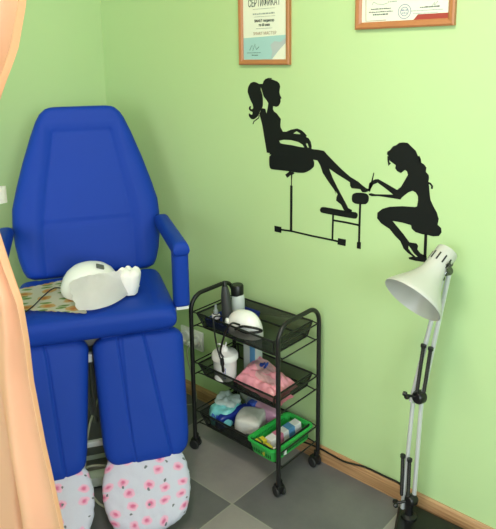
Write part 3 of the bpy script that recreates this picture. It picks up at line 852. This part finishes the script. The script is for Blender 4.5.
for x, y, ang in ((TX0, TY0+.006, 200), (TX1, TY0+.006, 160), (TX1, TY1-.014, 170), (TX0, TY1-.014, 10)):
    d = Vector((math.cos(R(ang)), math.sin(R(ang)), 0)); n_ = Vector((-d.y, d.x, 0)); c = Vector((x, y, .0195))+d*.004
    bm = bmesh.new(); lathe(bm, [(0, -.012), (.010, -.012), (.010, .012), (0, .012)], 12, axis_mat((x, y if y < 1.6 else y+.006, .048), (0, 0, 1)))
    box(bm, (-.016, -.0155, .014), (.014, .0155, .043), .004, 2, Matrix.Translation(c+Vector((0, 0, -.0195))) @ Matrix.Rotation(R(ang), 4, 'Z'))
    cs = obj('castor', bm, M['black_plastic'], tr)
    for s in (-1, 1):
        obj('wheel', lathe(bmesh.new(), [(0, -.005), (.017, -.005), (.0195, -.002), (.0195, .002), (.017, .005), (0, .005)], 24, axis_mat(c+n_*s*.013, n_)), M['rubber'], cs)

# ---- top tier
ZT = .5175
t = thing('organiser_tray', 'shallow dark blue plastic tray at the left end of the top trolley tier', 'tray', (-1.515, 1.585, ZT))
def open_box(bm, x0, x1, y0, y1, z0, z1, th, flare=0.0):
    o_ = [(x0, y0), (x1, y0), (x1, y1), (x0, y1)]
    def ring(d, z, fl): return [bm.verts.new((x+(1 if x == x0 else -1)*(d-fl), y+(1 if y == y0 else -1)*(d-fl), z)) for x, y in o_]
    A = ring(0, z0, 0); B = ring(0, z1, flare); C_ = ring(th, z1, flare); D = ring(th, z0+th, 0)
    for P_, Q_ in ((A, B), (B, C_), (C_, D)):
        for k in range(4): bm.faces.new((P_[k], P_[(k+1) % 4], Q_[(k+1) % 4], Q_[k]))
    bm.faces.new(A[::-1]); bm.faces.new(D)
    return bm
obj('tray_body', open_box(bmesh.new(), -1.560, -1.452, 1.498, 1.668, ZT, ZT+.030, .003, .005), M['blue_plastic'], t, smooth=False)
obj('rim', open_box(bmesh.new(), -1.567, -1.445, 1.491, 1.675, ZT+.030, ZT+.034, .0032), M['blue_plastic'], t, smooth=False) if False else None
t = thing('dropper_bottle', 'small brown dropper bottle with white collar on the top tier', 'bottle', (-1.532, 1.535, ZT+.0035))
X, Y_, Z_ = -1.548, 1.535, ZT+.0035
obj('bottle_body', lathe(bmesh.new(), [(0, 0), (.0145, 0), (.0155, .003), (.0155, .030), (.010, .038), (0, .038)], 24, Matrix.Translation((X, Y_, Z_))), M['amber'], t)
obj('label_band', lathe(bmesh.new(), [(.0158, .0195), (.0158, .032), (.012, .036)], 24, Matrix.Translation((X, Y_, Z_))), M['white_card'], t)
obj('dropper_bulb', lathe(bmesh.new(), [(.0095, .038), (.0095, .050), (.006, .052), (.0045, .062), (.0045, .072), (0, .076)], 20, Matrix.Translation((X, Y_, Z_))), M['cap_grey'], t)
t = thing('polish_bottle', 'tiny polish bottle with white cap beside the dropper bottle', 'bottle', (-1.515, 1.56, ZT+.0035))
X, Y_ = -1.520, 1.580
obj('bottle_body', lathe(bmesh.new(), [(0, 0), (.012, 0), (.012, .022), (.007, .027), (0, .027)], 20, Matrix.Translation((X, Y_, Z_))), M['amber'], t)
obj('cap', lathe(bmesh.new(), [(0, .027), (.008, .027), (.0075, .052), (0, .053)], 20, Matrix.Translation((X, Y_, Z_))), M['white_plastic'], t)
t = thing('handpiece', 'dark grey tapered drill handpiece standing upright on the top tier', 'tool', (-1.487, 1.556, ZT+.0035))
Mh = axis_mat((-1.489, 1.540, ZT+.0085), (-.10, .01, 1))
obj('grip', lathe(bmesh.new(), [(0, 0), (.017, 0), (.0205, .012), (.0205, .060), (.018, .110), (.0125, .145), (.010, .150), (0, .150)], 28, Mh), mat('dark_grey_grip', (52, 54, 56), 0.5), t)
obj('nose', lathe(bmesh.new(), [(.0085, .150), (.0085, .163), (.004, .170), (0, .170)], 20, Mh), M['black_plastic'], t)
t = thing('pump_bottle', 'clear bottle with a ribbed black cap at the back of the top tier', 'bottle', (-1.50, 1.625, ZT+.0035))
X, Y_ = -1.516, 1.625
obj('bottle_body', lathe(bmesh.new(), [(0, 0), (.0235, 0), (.025, .004), (.025, .085), (.021, .095), (.016, .098), (0, .098)], 28, Matrix.Translation((X, Y_, Z_))), M['clear'], t)
bm = bmesh.new(); seg = 40
lathe(bm, [(0, .092), (.0245, .092), (.0245, .128), (.021, .133), (0, .133)], seg, Matrix.Translation((X-.004, Y_, Z_)))
obj('cap', bm, M['black_plastic'], t)
# white domed device with black strap
t = thing('compact_lamp', 'small white domed lamp with black clip in the middle of the top tier', 'lamp', (-1.405, 1.540, ZT))
def dome(th, ph):
    # elongated bulging hood, longer to the left
    r = 1-.10*math.cos(th)*math.sin(ph)
    return Vector((-1.405+.077*math.cos(th)*math.cos(ph)*r, 1.540+.048*math.sin(th)*math.cos(ph), ZT+.004+.086*math.sin(ph)**.72*(1+.06*math.cos(th)*math.cos(ph))))
bm = bmesh.new(); G = []
for j in range(17):
    ph = PI/2*j/16; G.append([bm.verts.new(dome(2*PI*i/40, ph)) for i in range(40 if j < 16 else 1)])
for j in range(16):
    for i in range(40):
        k = (i+1) % 40
        if j == 15: bm.faces.new((G[j][i], G[j][k], G[16][0]))
        else: bm.faces.new((G[j][i], G[j][k], G[j+1][k], G[j+1][i]))
bm.faces.new(G[0][::-1])
obj('hood', bm, M['white_plastic'], t)
obj('side_knob', lathe(bmesh.new(), [(0, 0), (.014, 0), (.014, .006), (.011, .009), (0, .009)], 24, axis_mat((-1.455, 1.503, ZT+.045), (-.55, -.8, .15))), M['white_plastic'], t)
bm = tube(bmesh.new(), spline([(-1.405, 1.488, ZT+.036), (-1.375, 1.492, ZT+.054), (-1.345, 1.502, ZT+.056), (-1.322, 1.516, ZT+.052), (-1.318, 1.530, ZT+.040), (-1.335, 1.505, ZT+.038), (-1.365, 1.49, ZT+.036), (-1.40, 1.486, ZT+.044)]), .0045, 10)
obj('clip', bm, M['black_plastic'], t)
# black cable hanging in front
bm = tube(bmesh.new(), spline([(-1.385, 1.490, ZT+.058), (-1.395, 1.462, .588), (-1.414, 1.450, .560), (-1.433, 1.446, .500), (-1.440, 1.446, .470), (-1.428, 1.448, .452)]), .0038, 10)
cb_ = obj('adapter_cable', bm, M['black_plastic']); tag(cb_, 'thick black cable with plug hanging over the front rim of the top tier', 'cable')
bm = tube(bmesh.new(), spline([(-1.487, 1.505, .574), (-1.482, 1.462, .586), (-1.474, 1.451, .55), (-1.462, 1.449, .49), (-1.448, 1.448, .455), (-1.436, 1.447, .432)]), .003, 10)
bm.transform(Matrix.Translation(-cb_.location)); obj('thin_strand', bm, M['black_plastic'], cb_, local=True)
bm = lathe(bmesh.new(), [(0, 0), (.007, 0), (.0075, .02), (.005, .028), (.0055, .045), (.004, .05), (0, .052)], 16, axis_mat((-1.435, 1.447, .446), (.12, 0, -1)))
bm.transform(Matrix.Translation(-cb_.location)); obj('plug', bm, M['black_plastic'], cb_, local=True)

# ---- middle tier
ZM = .3225
X, Y_ = -1.493, 1.522
t = thing('dispenser_tub', 'white round wipes tub with a pull-out lid on the middle tier', 'tub', (X, Y_, ZM))
MT = Matrix.Translation((X, Y_, ZM))
obj('tub_body', lathe(bmesh.new(), [(0, 0), (.039, 0), (.042, .003), (.044, .078), (.045, .080)], 40, MT), M['white_plastic'], t)
obj('lid', lathe(bmesh.new(), [(.045, .078), (.0495, .080), (.0495, .095), (.046, .101), (.020, .108), (.014, .110), (.012, .121), (.006, .126), (0, .127)], 40, MT), M['white_plastic'], t)
obj('pull_loop', tube(bmesh.new(), spline([(X-.026, Y_-.01, ZM+.130), (X-.015, Y_-.012, ZM+.134), (X, Y_, ZM+.128), (X+.008, Y_, ZM+.142), (X+.004, Y_, ZM+.126)]), .0028, 8), M['white_plastic'], t)
bm = bmesh.new()
for k in range(6):
    a_ = R(-38+0); rr_ = .0440
    for c_ in range(2):
        a2 = R(-52+c_*7); z_ = ZM+.018+k*.0075
        d = Vector((math.cos(a2), math.sin(a2), 0)); n_ = Vector((-d.y, d.x, 0))
        p = Vector((X, Y_, 0))+d*rr_
        box(bm, (-.0013, -.0004, -.0024), (.0013, .0010, .0024), 0, 1, Matrix.Translation((p.x, p.y, z_)) @ Matrix.Rotation(a2-PI/2, 4, 'Z'))
obj('printed_letters', bm, M['blue_print'], t, smooth=False)
X, Y_ = -1.447, 1.628
t = thing('lotion_bottle', 'clear rectangular bottle with blue label behind the pink wipes', 'bottle', (X, Y_, ZM))
obj('bottle_body', bm_box((X-.033, Y_-.022, ZM), (X+.033, Y_+.022, ZM+.135), .008, 3), M['clear'], t)
obj('label_panel', bm_box((X+.004, Y_-.0232, ZM+.020), (X+.030, Y_-.0215, ZM+.110), .0005), M['skyblue_card'], t)
obj('blue_liquid', bm_box((X+.002, Y_-.018, ZM+.004), (X+.031, Y_+.018, ZM+.055), .004), M['blue_print'], t)
obj('cap', lathe(bmesh.new(), [(0, 0), (.014, 0), (.014, .016), (0, .017)], 20, Matrix.Translation((X, Y_, ZM+.134))), M['cap_grey'], t)
# pink wipes pack
t = thing('wet_wipes_pack', 'crumpled pink pack of wet wipes leaning across the middle tier', 'wipes pack', (-1.345, 1.575, ZM))
def pk(u, v, top):
    # u along length (0 left .. 1 right), v front..back
    L0 = Vector((-1.440, 1.510, ZM+.008)); R0 = Vector((-1.232, 1.497, ZM+.004)); L1 = Vector((-1.430, 1.640, ZM+.062)); R1 = Vector((-1.225, 1.618, ZM+.020))
    p = (L0*(1-u)+R0*u)*(1-v)+(L1*(1-u)+R1*u)*v
    e = max(0, 1-abs(2*u-1)**5)**.6*max(0, 1-abs(2*v-1)**4)**.6
    p.z += (.024*e if top else -.004*e)
    p.z += .012*noise.noise(Vector((u*7, v*5, 3)))*e + .010*noise.noise(Vector((u*3+v*2, v*9, 8)))*(e if top else .2*e)
    p.x += .006*noise.noise(Vector((u*5, v*6, 1))); p.y += .005*noise.noise(Vector((u*8, v*4, 5)))
    if not top: p.z = max(p.z, ZM+.001)
    return p
bm = bmesh.new(); NU, NV = 60, 40; G2 = []
for s in (True, False): G2.append([[bm.verts.new(pk(i/NU, j/NV, s)) for i in range(NU+1)] for j in range(NV+1)])
for s, G in enumerate(G2):
    for j in range(NV):
        for i in range(NU): bm.faces.new((G[j][i], G[j][i+1], G[j+1][i+1], G[j+1][i]))
bmesh.ops.remove_doubles(bm, verts=bm.verts[:], dist=.0003)
obj('pack_film', bm, M['pink_pack'], t, angle=60)
def patch(bm, u0, u1, v0, v1, off, shape=None, n=14):
    G = []
    for j in range(n+1):
        row = []
        for i in range(n+1):
            a, b = 2*i/n-1, 2*j/n-1
            if shape == 'o': a, b = a*math.sqrt(1-.5*b*b), b*math.sqrt(1-.5*a*a)
            u, v = (u0+u1)/2+a*(u1-u0)/2, (v0+v1)/2+b*(v1-v0)/2
            row.append(bm.verts.new(pk(u, v, True)+Vector((0, -.3, .95))*off))
        G.append(row)
    for j in range(n):
        for i in range(n): bm.faces.new((G[j][i], G[j][i+1], G[j+1][i+1], G[j+1][i]))
    bmesh.ops.solidify(bm, geom=bm.faces[:], thickness=.0004)
    return bm
obj('pale_label', patch(bmesh.new(), .12, .58, .50, .93, .0018, 'o'), M['pink_light'], t)
bm = bmesh.new(); patch(bm, .24, .31, .62, .82, .0032, 'o', 8); patch(bm, .31, .37, .70, .86, .0032, 'o', 8); patch(bm, .33, .42, .62, .72, .0032, 'o', 8)
obj('blue_marks', bm, M['blue_print'], t)
obj('resealable_flap', patch(bmesh.new(), .35, .80, .30, .50, .0022), M['pink_light'], t)
obj('end_seam', patch(bmesh.new(), .97, 1.12, .02, .60, .002), M['pink_pack'], t)

# ---- bottom tier
ZB = .1105
t = thing('sanitary_pack', 'aqua and clear film pack at the left end of the bottom tier', 'pack', (-1.535, 1.555, ZB))
obj('pack_body', blob((-1.528, 1.553, ZB+.040), (.105, .125, .078), .55, .55, (0, 0, .25), .016, 24, 3), M['aqua_pack'], t, angle=60)
obj('clear_wrap', blob((-1.537, 1.575, ZB+.070), (.100, .095, .045), .7, .7, (.1, 0, .3), .022, 34, 5), M['clear_film'], t, angle=60)
bm = tube(bmesh.new(), spline([(-1.520, 1.487, ZB+.052), (-1.531, 1.486, ZB+.060), (-1.535, 1.488, ZB+.046), (-1.525, 1.485, ZB+.036), (-1.513, 1.487, ZB+.048), (-1.508, 1.488, ZB+.062), (-1.505, 1.489, ZB+.040), (-1.496, 1.49, ZB+.05)]), .0022, 6)
obj('blue_swirl', bm, M['blue_print'], t)
bm = blob((-1.487, 1.562, ZB+.036), (.036, .165, .066), .5, .5, (.05, .3, -.22), .005, 20, 9)
nb = obj('navy_pouch', bm, M['navy']); tag(nb, 'narrow navy blue pouch squeezed between the aqua pack and white cotton', 'pouch')
bm = blob((-1.478, 1.562, ZB+.060), (.005, .150, .006), .7, .7, (.05, .3, -.22), 0); bm.transform(Matrix.Translation(-nb.location)); obj('light_seam', bm, M['blue_print'], nb, local=True)
t = thing('paper_cup', 'whitish round cup lying at the back of the bottom tier', 'cup', (-1.49, 1.65, ZB))
obj('cup_wall', lathe(bmesh.new(), [(.0, 0), (.020, 0), (.028, .055), (.030, .057), (.027, .055), (.018, .003), (0, .003)], 28, axis_mat((-1.515, 1.650, ZB+.085), (.95, -.25, -.06))), M['cap_grey'], t)
cp = tag(obj('cotton_pack', blob((-1.418, 1.575, ZB+.035), (.105, .110, .066), .42, .42, (0, 0, .4), .008, 26, 12), M['cotton'], angle=60), 'white packet of cotton in the middle of the bottom tier', 'cotton pack')
t = thing('tissue_pack', 'pink and lilac packet lying at the back of the bottom tier', 'pack', (-1.41, 1.66, ZB))
obj('pack_body', blob((-1.410, 1.655, ZB+.034), (.150, .050, .068), .45, .4, (0, 0, -.02), .006, 20, 14), M['lilac'], t, angle=60)
obj('blue_panel', blob((-1.462, 1.640, ZB+.052), (.036, .032, .038), .4, .4, (0, 0, 0), .003, 20, 15), M['blue_print'], t, angle=60)

# green basket
GM = Matrix.Translation((-1.268, 1.573, 0)) @ Matrix.Rotation(R(-2), 4, 'Z')
t = thing('green_basket', 'bright green slotted plastic basket at the right end of the bottom tier', 'basket', (-1.268, 1.573, ZB))
def rrect(hx, hy, r, n=5):
    out = []
    for cx, cy, a0 in ((hx-r, hy-r, 0), (-hx+r, hy-r, 90), (-hx+r, -hy+r, 180), (hx-r, -hy+r, 270)):
        for k in range(n+1):
            a = R(a0+90*k/n); out.append((cx+r*math.cos(a), cy+r*math.sin(a)))
    return out
bm = bmesh.new()
lv = [(.048, .088, .0, .010), (.0535, .098, .004, .016), (.061, .110, .052, .020), (.067, .116, .052, .022), (.067, .116, .058, .022), (.059, .108, .058, .020), (.051, .096, .006, .015), (.046, .086, .0035, .010)]
rings = []
for hx, hy, z, r in lv: rings.append([bm.verts.new(GM @ Vector((x, y, ZB+z))) for x, y in rrect(hx, hy, r)])
n = len(rings[0])
for A, B in zip(rings, rings[1:]):
    for k in range(n): bm.faces.new((A[k], A[(k+1) % n], B[(k+1) % n], B[k]))
bm.faces.new(rings[0][::-1]); bm.faces.new(rings[-1])
obj('basket_shell', bm, M['green_plastic'], t)
slotm = mat('dark_green_slots', (20, 92, 40), 0.5)
for s in (-1, 1):
    bm = bmesh.new()
    for k in range(22):
        y = -.085+k*.0081; box(bm, (s*.0572-.0012, y-.0018, ZB+.016), (s*.0572+.0012, y+.0018, ZB+.046), 0, 1, GM @ Matrix.Rotation(0, 4, 'Z'))
    obj('slot_ribs', bm, slotm, t, smooth=False, label='dark green upright slots'); bm = bmesh.new()
    for k in range(11):
        x = -.041+k*.0082; box(bm, (x-.0018, s*.1035-.0012, ZB+.016), (x+.0018, s*.1035+.0012, ZB+.046), 0, 1, GM)
    obj('slot_ribs', bm, slotm, t, smooth=False, label='dark green upright slots')
def card(name, label, cat, c, size, rz, m, tilt=0, stripes=()):
    Mx = Matrix.Translation(c) @ Matrix.Rotation(rz, 4, 'Z') @ Matrix.Rotation(tilt, 4, 'X')
    t = thing(name, label, cat, c)
    if name == 'yellow_carton': t['group'] = 'yellow cartons in the green basket'
    obj('carton', bm_box((-size[0]/2, -size[1]/2, -size[2]/2), (size[0]/2, size[1]/2, size[2]/2), .0015, 1, Mx), m, t, smooth=False)
    for (y0, y1, ms) in stripes:
        obj('print_band', bm_box((-size[0]/2-.0004, y0*size[1]/2, -size[2]/2-.0002), (size[0]/2+.0004, y1*size[1]/2, size[2]/2+.0004), 0, 1, Mx), ms, t, smooth=False)
    return t
ZG = ZB+.006
card('tube_carton', 'long white and pink carton with a blue stripe inside the green basket', 'box', (-1.268, 1.590, ZG+.033), (.034, .150, .034), R(-9), M['white_card'], R(6), [(-.55, -.2, M['pinkish_card']), (.15, .55, M['skyblue_card'])])
card('yellow_carton', 'small yellow carton at the left front corner of the green basket', 'box', (-1.300, 1.497, ZG+.030), (.028, .040, .024), R(-15), M['yellow'], 0, [(-.3, .1, mat('green_print', (70, 110, 50), .5))])
card('yellow_carton', 'small yellow carton nearer the trolley corner, beside a white box', 'box', (-1.266, 1.489, ZG+.022), (.030, .038, .024), R(-15), M['yellow'], 0, [(-.2, .3, mat('olive_print', (110, 120, 40), .5))])
card('medicine_box', 'small white and grey box in the near right of the basket', 'box', (-1.232, 1.520, ZG+.014), (.030, .045, .020), R(-30), M['white_card'], 0, [(-.1, .4, M['ink'])])
tag(obj('nail_file', bm_box((-.005, -.06, 0), (.005, .06, .004), .001, 2, Matrix.Translation((-1.232, 1.600, ZG+.006)) @ Matrix.Rotation(R(-6), 4, 'Z') @ Matrix.Rotation(R(5), 4, 'X')), M['rubber']), 'dark flat nail file lying along the right side of the green basket', 'nail file')

# ---------------------------------------------------------------- desk lamp standing on the floor
lp = thing('articulated_lamp', 'cream articulated spring-arm lamp with black base standing by the wall', 'lamp', (-.72, 1.61, 0))
def pl(px, py, y):
    x, z = wall_xz(px, py, y); return Vector((x, y, z))
base = [(-.842, 1.668), (-.815, 1.706), (-.60, 1.712), (-.565, 1.69), (-.565, 1.53), (-.59, 1.505), (-.76, 1.505), (-.79, 1.535)]
bm = bmesh.new(); A = [bm.verts.new((x, y, .0)) for x, y in base]; cx_, cy_ = -.70, 1.61
B = [bm.verts.new((x, y, .020)) for x, y in base]; Cc = [bm.verts.new((cx_+(x-cx_)*.93, cy_+(y-cy_)*.93, .030)) for x, y in base]
for P_, Q_ in ((A, B), (B, Cc)):
    for k in range(8): bm.faces.new((P_[k], P_[(k+1) % 8], Q_[(k+1) % 8], Q_[k]))
bm.faces.new(A[::-1]); bm.faces.new(Cc)
bs = obj('base', bm, M['black_plastic'], lp, smooth=False)
yA = 1.64
b0 = pl(407, 506, yA); el = pl(418, 398, yA); hd = pl(446, 274, yA)
obj('socket_mount', lathe(bmesh.new(), [(.026, 0), (.025, .008), (.014, .014), (.012, .035), (.015, .055), (0, .057)], 24, Matrix.Translation((b0.x+.008, yA, .028))), M['black_plastic'], lp)
def tubes(pairs, r, nm, m, seg=12):
    bm = bmesh.new()
    for a, b in pairs: tube(bm, [a, b], r, seg)
    return obj(nm, bm, m, lp)
tubes([(pl(402.5, 508, yA-.004), pl(413, 402, yA-.004)), (pl(413.5, 504, yA+.004), pl(421.5, 402, yA+.004))], .0070, 'lower_arm', M['alu'])
tubes([(pl(411, 401, yA-.004), pl(442.5, 277, yA-.004)), (pl(423, 394, yA+.004), pl(449.5, 272, yA+.004))], .0070, 'upper_arm', M['alu'])
def spring(pairs, nm):
    for a, b in pairs:
        bm = tube(bmesh.new(), [a, b], .0052, 10)
        d = (b-a).normalized(); lathe(bm, [(0, 0), (.0085, 0), (.0085, .008), (0, .010)], 14, axis_mat(b, d))
        # coils
        L_ = (b-a).length; n = int(L_/.005)
        for k in range(1, n):
            lathe(bm, [(.0052, -.0014), (.0064, 0), (.0052, .0014)], 10, axis_mat(a+d*(L_*k/n), d))
        obj(nm, bm, M['black_metal'], lp)
spring([(pl(417, 392, yA-.016), pl(423.3, 347, yA-.016)), (pl(424, 392, yA-.013), pl(430.5, 350, yA-.013))], 'upper_spring')
spring([(pl(401.5, 495, yA-.014), pl(402.8, 457, yA-.014)), (pl(408, 498, yA-.014), pl(409.6, 461, yA-.014))], 'lower_spring')
def joint(c, r, knob, nm):
    bm = lathe(bmesh.new(), [(0, -.016), (r*.8, -.016), (r, -.010), (r, .010), (r*.8, .016), (0, .016)], 28, axis_mat(c, (-.3, -1, .05)))
    j = obj(nm, bm, M['black_plastic'], lp)
    d = (knob-c).normalized(); bm = tube(bmesh.new(), [c, knob], .0045, 10)
    k2 = Vector((.3, .1, .9)).normalized()
    Mk = axis_mat(knob, d)
    for s in (-1, 1): lathe(bm, [(0, -.003), (.007, 0), (.008, .006), (.0065, .012), (0, .014)], 12, Mk @ Matrix.Translation((s*.006, 0, 0)) @ Matrix.Rotation(s*.5, 4, 'Y'))
    obj('wing_knob', bm, M['black_plastic'], j)
joint(pl(419.5, 397, yA-.006), .0205, pl(407.5, 395.5, yA-.035), 'elbow_joint')
joint(pl(411.5, 500, yA-.006), .0190, pl(397, 503, yA-.030), 'base_joint')
# head bracket: chrome springs and plate
hj = pl(447, 271, yA-.008)
bm = lathe(bmesh.new(), [(0, -.012), (.012, -.012), (.014, -.008), (.014, .008), (.012, .012), (0, .012)], 20, axis_mat(hj, (-.4, -1, 0)))
for k in range(5):
    c = pl(440+k*2.4, 267+(k % 2)*6-k*.5, yA-.022)
    lathe(bm, [(0, -.008), (.009, -.006), (.0045, 0), (.009, .006), (0, .008)], 12, axis_mat(c, (.7, 0, .7 if k % 2 else -.7)))
tube(bm, [pl(437, 268, yA-.02), pl(444, 270, yA-.012), pl(443, 280, yA-.012)], .005, 10)
obj('head_joint', bm, mat('dark_chrome', (96, 100, 96), 0.22, metal=0.85, var=.4, scale=120), lp)
# shade
mc = pl(412.5, 299.5, 1.530); dx = Vector((.20, .745, .637)).normalized()
MS = axis_mat(mc, dx) @ Matrix.Diagonal((1, 1, 1.12, 1))
outer = [(.0895, -.002), (.0905, .001), (.0845, .012), (.073, .028), (.059, .046), (.047, .064), (.039, .080), (.035, .092), (.0335, .102), (.033, .110), (.0325, .158), (.030, .163), (0, .164)]
inner = [(0, .158), (.0300, .157), (.0310, .104), (.0365, .080), (.0445, .064), (.0565, .046), (.0705, .028), (.082, .012), (.0885, .000), (.0895, -.002)]
sh = obj('lamp_shade', lathe(bmesh.new(), outer[::-1][:0] + inner + outer, 56, MS), M['cream_enamel'], lp, angle=50)
# cooling slots on the camera-facing side of the neck
bm = bmesh.new(); inv = MS.inverted().to_3x3()
toc = inv @ (Vector((0, 0, HC))-mc); a0 = math.atan2(toc.y, toc.x)
for k in range(-5, 6):
    a = a0+k*R(32)+R(8); d = Vector((math.cos(a), math.sin(a), 0))
    box(bm, (-.0022, -.0009, -.0115), (.0022, .0009, .0115), 0, 1, MS @ Matrix.Translation(d*.0330+Vector((0, 0, .128))) @ Matrix.Rotation(a+PI/2, 4, 'Z'))
obj('cooling_slot', bm, M['black_plastic'], sh, smooth=False)
bm = lathe(bmesh.new(), [(0, .158), (.016, .157), (.016, .110), (.010, .106), (0, .106)], 20, MS)
obj('bulb_holder', bm, M['white_plastic'], sh)
obj('light_bulb', lathe(bmesh.new(), [(0, .040), (.014, .044), (.022, .056), (.024, .068), (.019, .084), (.012, .100), (.012, .108)], 24, MS), mat('frosted_bulb', (215, 215, 205), 0.3), sh)
# power cord along the baseboard
cp = [(b0.x+.008, 1.668, .055), (-.838, 1.700, .064)] + [(x, WY-.009, z) for x, z in ((-.87, .0625), (-.93, .0625), (-1.00, .0615))] + [(-1.05, WY-.016, .056), (-1.09, WY-.019, .050), (-1.14, WY-.019, .052), (-1.19, WY-.0185, .055), (-1.26, WY-.019, .050), (-1.36, WY-.021, .035), (-1.46, WY-.03, .006), (-1.62, WY-.03, .006)]
cord = obj('power_cord', tube(bmesh.new(), spline(cp, 10), .0034, 8), M['black_plastic'], lp)

# ---------------------------------------------------------------- curtain
CY_ = .5
RX = [(0, -.835), (.35, -.855), (.654, -.896), (.80, -.935), (.921, -.956), (1.00, -.958), (1.071, -.968), (1.136, -1.006), (1.211, -1.044), (1.268, -1.050), (1.34, -1.045), (1.401, -1.012), (1.452, -.972), (1.515, -.916), (1.587, -.882), (1.75, -.850), (2.0, -.830), (2.33, -.820)]
LX = [(0, -1.65), (.6, -1.62), (.95, -1.50), (1.15, -1.36), (1.25, -1.27), (1.30, -1.27), (1.42, -1.38), (1.6, -1.55), (2.0, -1.66), (2.33, -1.70)]
bm = bmesh.new(); NU, NV = 220, 120; G = []
for j in range(NV+1):
    z = .012+(2.33-.012)*j/NV; r, l = interp(RX, z)-(.028 if z < 1.4 else max(.008, .028-(z-1.4)*.1)), interp(LX, z); row = []
    wdt = (r-l)/.8
    for i in range(NU+1):
        u = i/NU                                  # 0 right edge
        amp = .030*(.55+.45*wdt)
        ph = u*2*PI*5.5
        drift = .25*math.sin(z*2.1+u*3)
        y = CY_ + amp*math.sin(ph+drift)*(.75+.35*math.sin(u*11+2)) + .010*math.sin(ph*2.3+z*3)*.5
        if z < 1.25: y += .018*math.sin(u*24+1+(1.25-z)*1.5)*min(1, (1.25-z)*2)
        y = CY_+(y-CY_)*min(1, .3+u*4); x = r+(l-r)*u + .010*math.sin(2*(ph+drift))*min(1, u*6)
        if u < .02: y -= .010*(1-u/.02)
        row.append(bm.verts.new((x, y, z)))
    G.append(row)
for j in range(NV):
    for i in range(NU): bm.faces.new((G[j][i], G[j][i+1], G[j+1][i+1], G[j+1][i]))
bmesh.ops.solidify(bm, geom=bm.faces[:], thickness=.002)
ct = obj('curtain', bm, M['peach'], angle=80); tag(ct, 'long peach curtain gathered at the left edge in the foreground', 'curtain')
t = thing('curtain_tieback', 'white tieback band holding the peach curtain at its waist', 'tieback', (-1.16, CY_, 1.24))
bm = bmesh.new(); G = []
for j in range(5):
    z = 1.222+j*.008; G.append([bm.verts.new((-1.202+.128*math.copysign(abs(math.cos(a))**.7, math.cos(a)), CY_+.058*math.copysign(abs(math.sin(a))**.7, math.sin(a)), z+.02*math.cos(a))) for a in [2*PI*k/48 for k in range(48)]])
for j in range(4):
    for k in range(48): bm.faces.new((G[j][k], G[j][(k+1) % 48], G[j+1][(k+1) % 48], G[j+1][k]))
bmesh.ops.solidify(bm, geom=bm.faces[:], thickness=.003)
obj('band', bm, M['cloth_white'], t)
t = thing('curtain_rod', 'white curtain rod carrying the peach curtain', 'curtain rod', (-.6, CY_, 2.36))
obj('rod', tube(bmesh.new(), [(WX, CY_, 2.36), (EX+.03, CY_, 2.36)], .014, 16), M['white_plastic'], t)
for k in range(8):
    x = -.86-k*.115
    bm = tube(bmesh.new(), [(x, CY_+.022*math.cos(a), 2.350+.024*math.sin(a)) for a in [2*PI*i/16 for i in range(17)]], .002, 6, cap=False)
    obj('curtain_ring', bm, M['white_plastic'], t)
